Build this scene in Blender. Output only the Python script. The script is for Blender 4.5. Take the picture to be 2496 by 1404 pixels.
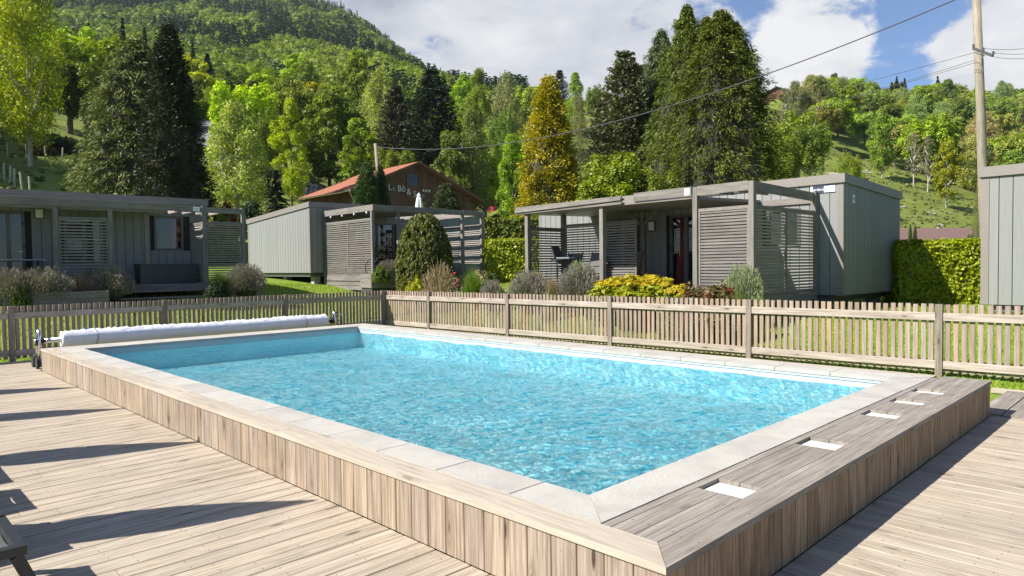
import bpy, math, random
import numpy as np
from mathutils import Vector, Matrix

# ------------------------------------------------------------------ camera, sky, sun
scene = bpy.context.scene
for _o in list(bpy.data.objects):
    bpy.data.objects.remove(_o)
col = scene.collection
R = math.radians
F, PITCH, ROLL, EYE = 1677.0, .0318, -.01279, 1.65

cam_data = bpy.data.cameras.new('camera')
cam = bpy.data.objects.new('camera', cam_data)
col.objects.link(cam)
cam_data.sensor_width = 36
cam_data.lens = F / 2496 * 36
cam_data.clip_end = 6000
cam_data.clip_start = .05
_fw = Vector((0, math.cos(PITCH), -math.sin(PITCH)))
_r0 = Vector((1, 0, 0))
_u0 = _r0.cross(_fw)
_rt = _r0 * math.cos(ROLL) + _u0 * math.sin(ROLL)
_up = -_r0 * math.sin(ROLL) + _u0 * math.cos(ROLL)
_m = Matrix((_rt, _up, -_fw)).transposed().to_4x4()
_m.translation = (0, 0, EYE)
cam.matrix_world = _m
scene.camera = cam

SUN_TO = Vector((-.94 * math.cos(R(42)), -.34 * math.cos(R(42)), math.sin(R(42)))).normalized()
SUN_STRENGTH, SKY_STRENGTH, EXPOSURE = 5.0, .050, 1.0

scene.view_settings.view_transform = 'Standard'
scene.view_settings.look = 'None'
scene.view_settings.gamma = 1
scene.view_settings.use_curve_mapping = False
scene.view_settings.exposure = EXPOSURE
scene.cycles.max_bounces = 8
scene.cycles.diffuse_bounces = 3
scene.cycles.glossy_bounces = 3
scene.cycles.transparent_max_bounces = 12
scene.cycles.sample_clamp_indirect = 6

sd = bpy.data.lights.new('sun', 'SUN')
sd.energy = SUN_STRENGTH
sd.angle = R(.53)
sd.color = (1, .955, .88)
sun = bpy.data.objects.new('sun', sd)
col.objects.link(sun)
sun.rotation_euler = SUN_TO.to_track_quat('Z', 'Y').to_euler()
sun.location = (-30, -10, 40)


class NT:
    """small helper around a node tree"""
    def __init__(s, tree):
        s.t = tree
        s.n = tree.nodes
        s.l = tree.links

    def add(s, kind, **kw):
        ins = kw.pop('ins', {})
        o = s.n.new(kind)
        for k, v in kw.items():
            setattr(o, k, v)
        for k, v in ins.items():
            if isinstance(v, bpy.types.NodeSocket):
                s.l.new(v, o.inputs[k])
            else:
                o.inputs[k].default_value = v
        return o

    def math(s, op, a, b=0.0, c=None, clamp=False):
        o = s.n.new('ShaderNodeMath')
        o.operation = op
        o.use_clamp = clamp
        for i, v in enumerate((a, b, c)):
            if v is None:
                continue
            if isinstance(v, bpy.types.NodeSocket):
                s.l.new(v, o.inputs[i])
            else:
                o.inputs[i].default_value = v
        return o.outputs[0]

    def vmath(s, op, a, b=None, scale=None):
        o = s.n.new('ShaderNodeVectorMath')
        o.operation = op
        for i, v in enumerate((a, b)):
            if v is None:
                continue
            if isinstance(v, bpy.types.NodeSocket):
                s.l.new(v, o.inputs[i])
            else:
                o.inputs[i].default_value = v
        if scale is not None:
            if isinstance(scale, bpy.types.NodeSocket):
                s.l.new(scale, o.inputs['Scale'])
            else:
                o.inputs['Scale'].default_value = scale
        return o.outputs['Value'] if op in ('DOT_PRODUCT', 'LENGTH', 'DISTANCE') else o.outputs[0]

    def ramp(s, fac, stops, interp='LINEAR'):
        o = s.n.new('ShaderNodeValToRGB')
        o.color_ramp.interpolation = interp
        e = o.color_ramp.elements
        while len(e) < len(stops):
            e.new(.5)
        for i, (p, c) in enumerate(stops):
            e[i].position = p
            e[i].color = (c, c, c, 1) if isinstance(c, (int, float)) else (*c, 1)
        s.l.new(fac, o.inputs[0])
        return o.outputs[0]

    def mix(s, fac, a, b, blend='MIX'):
        o = s.n.new('ShaderNodeMix')
        o.data_type = 'RGBA'
        o.blend_type = blend
        for k, v in ((0, fac), (6, a), (7, b)):
            if isinstance(v, bpy.types.NodeSocket):
                s.l.new(v, o.inputs[k])
            elif k == 0:
                o.inputs[0].default_value = v
            else:
                o.inputs[k].default_value = (*v, 1) if len(v) == 3 else v
        return o.outputs[2]

    def noise(s, vec, scale, detail=4, rough=.55, dist=0.0):
        o = s.add('ShaderNodeTexNoise', ins={'Scale': scale, 'Detail': detail, 'Roughness': rough, 'Distortion': dist})
        if vec is not None:
            s.l.new(vec, o.inputs['Vector'])
        return o.outputs[0]

    def mapping(s, vec, scale=(1, 1, 1), loc=(0, 0, 0), rot=(0, 0, 0)):
        o = s.add('ShaderNodeMapping', ins={'Scale': scale, 'Location': loc, 'Rotation': rot})
        s.l.new(vec, o.inputs['Vector'])
        return o.outputs[0]


def ray(px, py):
    """direction of the pixel of the photograph, scaled to one metre of depth (world Y)"""
    u = (px - 1248) / F
    v = (702 - py) / F
    d = _fw + _rt * u + _up * v
    return d / d.y


def at(px, py, d):
    r = ray(px, py) * d
    return Vector((r.x, r.y, r.z + EYE))


def hit(px, py, z):
    r = ray(px, py)
    return at(px, py, (z - EYE) / r.z)


world = bpy.data.worlds.new('World')
scene.world = world
world.use_nodes = True
w = NT(world.node_tree)
w.n.clear()
_geo = w.add('ShaderNodeTexCoord').outputs['Generated']
_el = math.asin(SUN_TO.z)
_az = math.atan2(SUN_TO.x, SUN_TO.y)
sky = w.add('ShaderNodeTexSky', sky_type='NISHITA', sun_disc=False, sun_elevation=_el, sun_rotation=_az, altitude=600,
            air_density=1.0, dust_density=.6, ozone_density=1.6)


def sky_dir(px, py):
    return tuple(ray(px, py).normalized())


def blob(px, py, rad, amp):
    """a smooth bump of cloud cover round a direction; rad in radians"""
    d = w.vmath('DOT_PRODUCT', _geo, sky_dir(px, py))
    m = w.add('ShaderNodeMapRange', interpolation_type='SMOOTHSTEP',
              ins={'Value': d, 'From Min': math.cos(rad), 'From Max': 1.0, 'To Min': 0.0, 'To Max': amp})
    return m.outputs[0]


_sep = w.add('ShaderNodeSeparateXYZ')
w.l.new(_geo, _sep.inputs[0])
_zz = w.math('ADD', w.math('MAXIMUM', _sep.outputs[2], 0.0), .35)
_plane = w.vmath('SCALE', _geo, scale=w.math('DIVIDE', 1.0, _zz))
_n1 = w.noise(_plane, 2.1, 9, .56, .25)
_n3 = w.noise(_plane, 7.0, 7, .6, .3)
_cov = w.math('ADD', w.math('MULTIPLY', _n1, 1.05), w.math('SUBTRACT', w.math('MULTIPLY', _n3, 1.0), .60))
for px, py, rad, amp in ((1050, 40, .48, .38), (1600, 60, .2, .12), (2000, 85, .115, .30), (1950, 180, .09, .15), (2440, 200, .16, .30),
                         (2490, 20, .12, .14), (1840, 40, .05, -.10), (1890, 10, .07, -.10), (2235, 110, .085, -.16),
                         (2170, 215, .05, -.08), (2210, 10, .07, -.10), (1480, 45, .05, -.07), (1420, 190, .06, -.05)):
    _cov = w.math('ADD', _cov, blob(px, py, rad, amp))
_mask = w.add('ShaderNodeMapRange', interpolation_type='SMOOTHSTEP', ins={'Value': _cov, 'From Min': .52, 'From Max': .70}).outputs[0]
_n2 = w.noise(_plane, 2.6, 8, .55, .3)
_sh = w.math('ADD', w.math('MULTIPLY', _n2, .8), w.math('MULTIPLY', _n3, .28))
for px, py, rad, amp in ((900, 20, .3, -.13), (1330, 60, .14, -.05), (1130, 120, .12, .10), (2010, 90, .12, .07), (2420, 120, .2, .04)):
    _sh = w.math('ADD', _sh, blob(px, py, rad, amp))
_ccol = w.ramp(_sh, [(.34, (4.4, 4.7, 5.5)), (.52, (6.7, 6.9, 7.4)), (.70, (9.2, 9.2, 9.3))])
_skyc = w.mix(1.0, sky.outputs[0], (1.0, 1.18, 1.45), 'MULTIPLY')
_thin = w.mix(.07, _skyc, (6.0, 6.6, 7.6))
_fin = w.mix(_mask, _thin, _ccol)
_bg = w.add('ShaderNodeBackground', ins={'Color': _fin, 'Strength': SKY_STRENGTH})
_ow = w.add('ShaderNodeOutputWorld')
w.l.new(_bg.outputs[0], _ow.inputs[0])


# ------------------------------------------------------------------ materials
def new_mat(name):
    m = bpy.data.materials.new(name)
    m.use_nodes = True
    t = NT(m.node_tree)
    b = t.n['Principled BSDF']
    return m, t, b


def bump(t, b, h, strength=.3, dist=.01):
    o = t.add('ShaderNodeBump', ins={'Strength': strength, 'Distance': dist, 'Height': h})
    t.l.new(o.outputs[0], b.inputs['Normal'])
    return o


def plain(name, c, rough=.6, metal=0.0, spec=.5, var=.12, vscale=6.0):
    m, t, b = new_mat(name)
    co = t.add('ShaderNodeTexCoord').outputs['Object']
    n = t.noise(co, vscale, 5, .6)
    d = tuple(x * (1 - var) for x in c)
    l = tuple(min(1, x * (1 + var)) for x in c)
    t.l.new(t.ramp(n, [(.3, d), (.7, l)]), b.inputs['Base Color'])
    b.inputs['Roughness'].default_value = rough
    b.inputs['Metallic'].default_value = metal
    b.inputs['Specular IOR Level'].default_value = spec
    return m


def wood(name, cols, dark, grain=1.0, rough=.75, knots=1.0, groove=0, axis='X', rel=.5, wear=.35, nails=0):
    """weathered wood, grain along the local X of the board; cols = colours boards differ by"""
    m, t, b = new_mat(name)
    co = t.add('ShaderNodeTexCoord').outputs['Object']
    oi = t.add('ShaderNodeObjectInfo')
    rnd = oi.outputs['Random']
    off = t.vmath('SCALE', (37.0, 11.0, 23.0), scale=rnd)
    p = t.vmath('ADD', co, off)
    base = t.ramp(rnd, [(i / max(1, len(cols) - 1), c) for i, c in enumerate(cols)])
    g1 = t.noise(t.mapping(p, (.9, 26 * grain, 26 * grain)), 2.2, 7, .65, .25)
    g2 = t.noise(t.mapping(p, (2.0, 95 * grain, 95 * grain)), 1.6, 3, .5)
    c = t.mix(t.ramp(g1, [(.36, 0.0), (.62, .85)]), base, dark)
    c = t.mix(t.ramp(g2, [(.45, 0.0), (.75, .35)]), c, tuple(x * .55 for x in dark))
    # pale, sun-bleached streaks and broad staining
    g3 = t.noise(t.mapping(p, (.5, 9, 9)), 1.3, 4, .6)
    c = t.mix(t.ramp(g3, [(.52, 0.0), (.72, wear)]), c, tuple(min(.8, x * 1.35) for x in cols[0]))
    # knots
    v = t.add('ShaderNodeTexVoronoi', feature='F1', ins={'Scale': 1.0})
    t.l.new(t.mapping(p, (1.9, 8.5, 8.5)), v.inputs['Vector'])
    kn = t.ramp(v.outputs['Distance'], [(.075, knots), (.15, 0.0)])
    c = t.mix(kn, c, tuple(x * .32 for x in dark))
    ring = t.math('MULTIPLY', t.ramp(v.outputs['Distance'], [(.14, 0.0), (.19, .4), (.32, 0.0)]), knots)
    c = t.mix(ring, c, tuple(x * .7 for x in dark))
    h = g1
    if groove:
        sy = t.add('ShaderNodeSeparateXYZ')
        t.l.new(co, sy.inputs[0])
        s = t.math('SINE', t.math('MULTIPLY', sy.outputs[1], groove * 2 * math.pi))
        gr = t.ramp(s, [(.0, 0.0), (.25, 0.0), (.6, 1.0)])
        c = t.mix(t.math('MULTIPLY', t.math('SUBTRACT', 1.0, gr), .16), c, tuple(x * .5 for x in dark))
        h = t.math('ADD', t.math('MULTIPLY', g1, .4), gr)
    v2 = t.math('ADD', .86, t.math('MULTIPLY', t.noise(t.vmath('SCALE', off, scale=3.0), 5.0, 0), .28))
    c = t.mix(1.0, c, t.ramp(v2, [(0, 0.0), (1, 1.0)]), 'MULTIPLY')
    wp = t.add('ShaderNodeNewGeometry').outputs['Position']
    st = t.noise(wp, 1.1, 6, .62, .5)
    c = t.mix(t.ramp(st, [(.50, 0.0), (.72, .38)]), c, tuple(x * .62 for x in dark))
    if nails:
        sx = t.add('ShaderNodeSeparateXYZ')
        t.l.new(co, sx.inputs[0])
        dx = t.math('SUBTRACT', t.math('FRACT', t.math('DIVIDE', sx.outputs[0], nails)), .5)
        dx = t.math('ABSOLUTE', t.math('MULTIPLY', dx, nails))
        dy = t.math('ABSOLUTE', t.math('SUBTRACT', t.math('ABSOLUTE', sx.outputs[1]), .047))
        rr = t.math('SQRT', t.math('ADD', t.math('MULTIPLY', dx, dx), t.math('MULTIPLY', dy, dy)))
        c = t.mix(t.ramp(rr, [(.0035, .85), (.0065, 0.0)]), c, (.05, .045, .04))
    # mildew dots
    sp = t.noise(p, 55, 2, .5)
    c = t.mix(t.ramp(sp, [(.72, 0.0), (.78, .6)]), c, tuple(x * .45 for x in dark))
    t.l.new(c, b.inputs['Base Color'])
    b.inputs['Roughness'].default_value = rough
    b.inputs['Specular IOR Level'].default_value = .25
    bump(t, b, h, rel, .004)
    return m


M = {}
M['deck'] = wood('weathered_deck_wood', [(.53, .45, .355), (.455, .38, .29), (.50, .43, .345), (.54, .45, .34), (.465, .40, .32)], (.29, .235, .175), groove=34, rel=.55, nails=.46)
M['clad'] = wood('pool_cladding_wood', [(.42, .345, .27), (.37, .285, .205), (.34, .29, .235), (.42, .325, .22), (.38, .315, .25), (.32, .26, .205)], (.165, .115, .08), rel=.4, grain=1.1)
M['clad_dark'] = wood('brown_cladding_wood', [(.46, .315, .19), (.38, .255, .155), (.43, .32, .21), (.36, .25, .16)], (.12, .075, .042), rel=.4)  # warmer, browner boards for the right-hand side
M['cap'] = wood('pale_capping_wood', [(.50, .44, .36), (.46, .40, .32), (.49, .43, .355)], (.33, .275, .215), rel=.3, knots=.5, grain=.7)
M['bench'] = wood('grey_bench_wood', [(.33, .29, .25), (.29, .26, .225), (.35, .31, .265)], (.165, .14, .115), rel=.55, knots=.5, wear=.5, nails=.5)
M['rail'] = wood('fence_rail_wood', [(.46, .40, .345), (.41, .355, .30), (.48, .425, .365)], (.27, .215, .17), rel=.3, grain=.6)
M['picket'] = wood('fence_picket_wood', [(.40, .31, .24), (.29, .225, .18), (.43, .30, .205), (.27, .24, .215), (.45, .37, .305), (.35, .245, .17), (.38, .315, .265)], (.21, .155, .115), rel=.3)
M['post'] = wood('fence_post_wood', [(.28, .235, .195), (.25, .21, .18), (.31, .265, .22)], (.15, .115, .09), rel=.5)
M['pergola'] = wood('grey_pergola_wood', [(.27, .245, .215), (.235, .213, .19), (.30, .27, .235)], (.13, .115, .10), rel=.35, knots=.6)
M['slat'] = wood('screen_slat_wood', [(.36, .33, .30), (.31, .285, .255), (.39, .355, .32)], (.2, .175, .155), rel=.2, knots=.2)
M['barn'] = wood('brown_barn_wood', [(.20, .105, .05), (.26, .145, .07), (.165, .09, .05), (.22, .13, .075)], (.07, .04, .025), grain=.3)
M['pale_boards'] = wood('pale_plank_wood', [(.34, .27, .21), (.30, .235, .185)], (.18, .13, .1), grain=.3)


def stone_mat(name, cols, sc=120, rel=.25, blot=3.0):
    m, t, b = new_mat(name)
    co = t.add('ShaderNodeTexCoord').outputs['Object']
    rnd = t.add('ShaderNodeObjectInfo').outputs['Random']
    p = t.vmath('ADD', co, t.vmath('SCALE', (31.0, 17.0, 5.0), scale=rnd))
    a = t.noise(p, sc, 3, .7)
    bb = t.noise(p, blot, 5, .6)
    c = t.ramp(a, [(.30, cols[0]), (.5, cols[1]), (.7, cols[2])])
    c = t.mix(t.ramp(bb, [(.42, 0.0), (.7, .45)]), c, tuple(x * .78 for x in cols[0]))
    v = t.math('ADD', .93, t.math('MULTIPLY', rnd, .12))
    c = t.mix(1.0, c, t.ramp(v, [(0, 0.0), (1, 1.0)]), 'MULTIPLY')
    t.l.new(c, b.inputs['Base Color'])
    b.inputs['Roughness'].default_value = .82
    b.inputs['Specular IOR Level'].default_value = .3
    bump(t, b, a, rel, .003)
    return m


M['coping'] = stone_mat('pale_granite_coping', [(.30, .28, .245), (.41, .39, .35), (.49, .47, .425)])
M['rock'] = stone_mat('field_stone', [(.2, .19, .165), (.29, .275, .25), (.37, .35, .32)], 9, .5, 1.5)
M['wallstone'] = stone_mat('grey_wall_stone', [(.11, .11, .115), (.17, .17, .175), (.24, .235, .23)], 6, .6, 1.2)
M['lid'] = plain('white_skimmer_plastic', (.60, .59, .56), .45, var=.04)
M['liner'] = plain('pool_liner', (.42, .50, .52), .35, var=.04, vscale=2)
M['floor_liner'] = plain('pool_floor_liner', (.60, .91, .95), .5, var=.06, vscale=1.4)
M['joint'] = plain('dark_soil', (.05, .045, .038), .9)
M['trim'] = plain('taupe_metal_trim', (.20, .178, .155), .5, .0, var=.05)
M['frame'] = plain('dark_taupe_frame', (.10, .097, .09), .45, var=.05)
M['black'] = plain('black_plastic', (.02, .02, .022), .4, var=.2)
M['sling'] = plain('dark_grey_sling_fabric', (.06, .065, .07), .75, var=.2, vscale=300)
M['steel'] = plain('brushed_steel', (.62, .63, .64), .22, 1.0, var=.05)
M['white'] = plain('white_paint', (.78, .78, .77), .5, var=.03)
M['sign_blue'] = plain('dark_blue_print', (.025, .03, .07), .5, var=.1)
M['grey_print'] = plain('grey_print', (.3, .3, .31), .5)
M['canopy_fabric'] = plain('folded_parasol_fabric', (.62, .60, .62), .85, var=.08)
M['curtain'] = plain('red_curtain', (.60, .13, .11), .85, var=.15, vscale=20)
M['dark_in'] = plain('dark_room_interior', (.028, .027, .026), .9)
M['red_paint'] = plain('red_car_paint', (.35, .02, .035), .25, var=.05)
M['tyre'] = plain('black_rubber', (.02, .02, .02), .8)
M['red_flower'] = plain('red_petals', (.65, .07, .03), .7, var=.2)
M['blue_plastic'] = plain('blue_plastic', (.03, .2, .6), .4)
M['concrete'] = plain('grey_concrete', (.34, .33, .31), .85, var=.15)
M['bark'] = plain('grey_bark', (.13, .105, .08), .95, var=.45, vscale=5)
M['pale_bark'] = plain('pale_bark', (.36, .33, .28), .9, var=.4, vscale=4)
M['pole'] = wood('round_pole_wood', [(.31, .275, .21), (.31, .275, .21)], (.19, .16, .12), grain=.35, rel=.6, knots=.2)
M['bush_core'] = plain('dark_plant_core', (.035, .035, .018), .95, var=.3)
M['cable'] = plain('grey_cable', (.06, .06, .065), .6)


def painted_wall():
    m, t, b = new_mat('grey_green_cladding_paint')
    co = t.add('ShaderNodeTexCoord').outputs['Object']
    rnd = t.add('ShaderNodeObjectInfo').outputs['Random']
    n = t.noise(t.mapping(t.vmath('ADD', co, t.vmath('SCALE', (13.0, 9.0, 7.0), scale=rnd)), (1, 14, 14)), 1.5, 5, .6)
    c = t.mix(t.ramp(n, [(.3, 0.0), (.75, 1.0)]), (.198, .203, .195), (.228, .232, .220))
    c = t.mix(t.math('MULTIPLY', rnd, .35), c, (.26, .26, .24))
    t.l.new(c, b.inputs['Base Color'])
    b.inputs['Roughness'].default_value = .6
    b.inputs['Specular IOR Level'].default_value = .3
    bump(t, b, n, .15, .003)
    return m


M['wall'] = painted_wall()


def glass():
    m, t, b = new_mat('window_glass')
    t.n.remove(b)
    out = t.n['Material Output']
    fr = t.add('ShaderNodeFresnel', ins={'IOR': 1.6})
    tr = t.add('ShaderNodeBsdfTransparent', ins={'Color': (.75, .78, .77, 1)})
    gl = t.add('ShaderNodeBsdfGlossy', ins={'Color': (.9, .93, .95, 1), 'Roughness': .02})
    mx = t.add('ShaderNodeMixShader')
    t.l.new(fr.outputs[0], mx.inputs[0])
    t.l.new(tr.outputs[0], mx.inputs[1])
    t.l.new(gl.outputs[0], mx.inputs[2])
    t.l.new(mx.outputs[0], out.inputs[0])
    return m


M['glass'] = glass()


def water():
    m, t, b = new_mat('pool_water')
    t.n.remove(b)
    out = t.n['Material Output']
    co = t.add('ShaderNodeTexCoord').outputs['Object']
    p = t.mapping(co, (1, 1, 1), rot=(0, 0, .35))
    warp = t.add('ShaderNodeTexNoise', ins={'Scale': 1.1, 'Detail': 3})
    t.l.new(p, warp.inputs['Vector'])
    q = t.vmath('ADD', p, t.vmath('SCALE', warp.outputs['Color'], scale=.35))
    a = t.noise(t.mapping(q, (1.0, 1.5, 1)), 7.2, 5, .62, .8)
    c2 = t.noise(t.mapping(q, (1.0, 1.3, 1)), 18, 4, .6, .6)
    broad = t.noise(p, .55, 3, .5, .4)
    h = t.math('ADD', t.math('MULTIPLY', a, 1.0), t.math('MULTIPLY', c2, .35))
    h = t.math('ADD', h, t.math('MULTIPLY', broad, .8))
    bp = t.add('ShaderNodeBump', ins={'Strength': 1.0, 'Distance': .45, 'Height': h})
    # caustics painted into the transparency tint, as if ripples gathered and spread the light
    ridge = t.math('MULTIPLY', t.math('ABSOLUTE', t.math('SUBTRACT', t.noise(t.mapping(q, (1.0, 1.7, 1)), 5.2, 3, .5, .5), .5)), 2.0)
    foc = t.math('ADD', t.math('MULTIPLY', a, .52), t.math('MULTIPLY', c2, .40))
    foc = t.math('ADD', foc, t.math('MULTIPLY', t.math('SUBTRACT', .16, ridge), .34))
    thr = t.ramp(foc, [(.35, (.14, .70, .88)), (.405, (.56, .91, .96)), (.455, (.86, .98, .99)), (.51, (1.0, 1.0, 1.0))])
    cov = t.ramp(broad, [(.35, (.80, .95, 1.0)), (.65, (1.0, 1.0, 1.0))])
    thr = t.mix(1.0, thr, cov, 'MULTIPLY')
    tr = t.add('ShaderNodeBsdfTransparent')
    t.l.new(thr, tr.inputs['Color'])
    gl = t.add('ShaderNodeBsdfGlossy', ins={'Color': (1, 1, 1, 1), 'Roughness': .12})
    t.l.new(bp.outputs[0], gl.inputs['Normal'])
    fr = t.add('ShaderNodeFresnel', ins={'IOR': 1.33})
    t.l.new(bp.outputs[0], fr.inputs['Normal'])
    mx = t.add('ShaderNodeMixShader')
    t.l.new(fr.outputs[0], mx.inputs[0])
    t.l.new(tr.outputs[0], mx.inputs[1])
    t.l.new(gl.outputs[0], mx.inputs[2])
    t.l.new(mx.outputs[0], out.inputs[0])
    return m


M['water'] = water()


def ground_mat():
    m, t, b = new_mat('grass_ground')
    geo = t.add('ShaderNodeNewGeometry').outputs['Position']
    far = t.math('MULTIPLY', t.vmath('LENGTH', geo), 1.0)
    n1 = t.noise(geo, .35, 6, .6)
    n2 = t.noise(geo, 9, 5, .65)
    n3 = t.noise(geo, .07, 5, .6)
    c = t.mix(t.ramp(n2, [(.3, 0.0), (.7, 1.0)]), (.10, .17, .015), (.19, .27, .03))
    c = t.mix(t.ramp(n1, [(.45, 0.0), (.7, .55)]), c, (.23, .26, .05))
    hill = t.mix(t.ramp(n1, [(.35, 0.0), (.65, 1.0)]), (.13, .175, .022), (.20, .215, .055))
    hill = t.mix(t.ramp(t.noise(geo, .9, 6, .7), [(.54, 0.0), (.68, .75)]), hill, (.17, .145, .075))
    hill = t.mix(t.ramp(t.noise(geo, 2.6, 5, .7), [(.44, .55), (.56, 0.0)]), hill, (.055, .075, .018))
    hill = t.mix(t.ramp(n3, [(.5, 0.0), (.7, .5)]), hill, (.18, .25, .03))
    fm = t.add('ShaderNodeMapRange', ins={'Value': far, 'From Min': 45.0, 'From Max': 75.0}).outputs[0]
    c = t.mix(fm, c, hill)
    wood_ = t.add('ShaderNodeMapRange', ins={'Value': far, 'From Min': 240.0, 'From Max': 320.0}).outputs[0]
    c = t.mix(wood_, c, (.045, .07, .018))
    t.l.new(c, b.inputs['Base Color'])
    b.inputs['Roughness'].default_value = .9
    b.inputs['Specular IOR Level'].default_value = .15
    bump(t, b, n2, .7, .05)
    return m


M['ground'] = ground_mat()
M['path'] = stone_mat('pale_gravel', [(.26, .22, .18), (.36, .31, .26), (.45, .4, .34)], 60, .5, 2)


def leaf_mat(name, base=None, trans=.32, span=(.50, .95, 1.55), alt=None, altamt=.5, rough=.55):
    """foliage: colour of the object (or base), differing from leaf spray to leaf spray and plant to plant"""
    m, t, b = new_mat(name)
    t.n.remove(b)
    out = t.n['Material Output']
    oi = t.add('ShaderNodeObjectInfo')
    tint = t.add('ShaderNodeAttribute', attribute_name='tint').outputs['Fac']
    if base is None:
        c0 = oi.outputs['Color']
    else:
        rgb = t.add('ShaderNodeRGB')
        rgb.outputs[0].default_value = (*base, 1)
        c0 = rgb.outputs[0]
    k = t.ramp(tint, [(0, span[0]), (.5, span[1]), (1, span[2])])
    c = t.mix(1.0, c0, k, 'MULTIPLY')
    if alt is not None:
        am = t.ramp(tint, [(.45, 0.0), (.9, altamt)])
        c = t.mix(am, c, alt)
    else:
        c = t.mix(t.ramp(tint, [(.55, 0.0), (1, .30)]), c, t.mix(1.0, c, (1.5, 1.15, .6), 'MULTIPLY'))
    rv = t.math('ADD', .82, t.math('MULTIPLY', oi.outputs['Random'], .36))
    hs = t.add('ShaderNodeHueSaturation', ins={'Saturation': 1.05, 'Value': rv})
    t.l.new(t.math('ADD', .476, t.math('MULTIPLY', oi.outputs['Random'], .024)), hs.inputs['Hue'])
    t.l.new(c, hs.inputs['Color'])
    c = hs.outputs[0]
    df = t.add('ShaderNodeBsdfDiffuse')
    tl = t.add('ShaderNodeBsdfTranslucent')
    gl = t.add('ShaderNodeBsdfGlossy', ins={'Roughness': rough, 'Color': (.8, .85, .8, 1)})
    t.l.new(c, df.inputs[0])
    t.l.new(t.mix(1.0, c, (1.25, 1.35, .55), 'MULTIPLY'), tl.inputs[0])
    m1 = t.add('ShaderNodeMixShader', ins={0: trans})
    t.l.new(df.outputs[0], m1.inputs[1])
    t.l.new(tl.outputs[0], m1.inputs[2])
    m2 = t.add('ShaderNodeMixShader', ins={0: .035})
    t.l.new(m1.outputs[0], m2.inputs[1])
    t.l.new(gl.outputs[0], m2.inputs[2])
    t.l.new(m2.outputs[0], out.inputs[0])
    return m


M['leaf'] = leaf_mat('broad_leaves')
M['needle'] = leaf_mat('conifer_needles', trans=.12, span=(.62, .95, 1.22))
M['far_leaf'] = leaf_mat('far_broad_leaves', (.21, .28, .05), .3)
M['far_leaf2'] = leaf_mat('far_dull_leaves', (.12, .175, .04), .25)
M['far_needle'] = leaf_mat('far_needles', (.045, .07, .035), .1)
M['gold'] = leaf_mat('golden_conifer_needles', (.27, .26, .012), .25, alt=(.60, .46, .02), altamt=.65)
M['flower_maple'] = leaf_mat('yellow_orange_leaves', (.36, .43, .02), .3, alt=(.72, .28, .06), altamt=.38)
M['red_green'] = leaf_mat('red_and_green_leaves', (.10, .11, .025), .25, alt=(.28, .06, .04), altamt=.9)
M['dry'] = leaf_mat('dry_grass_and_twigs', (.27, .20, .11), .2, alt=(.36, .30, .21), altamt=.8)
M['lavender'] = leaf_mat('grey_lavender_stems', (.16, .165, .10), .15, alt=(.25, .215, .20), altamt=.95)
M['sage'] = leaf_mat('grey_green_sprigs', (.17, .21, .12), .2)
M['box_leaf'] = leaf_mat('clipped_shrub_leaves', (.10, .14, .018), .25, alt=(.24, .18, .02), altamt=.55)
M['coral'] = leaf_mat('coral_red_young_leaves', (.25, .09, .04), .3, alt=(.5, .16, .09), altamt=.9)

# ------------------------------------------------------------------ mesh helpers


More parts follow.
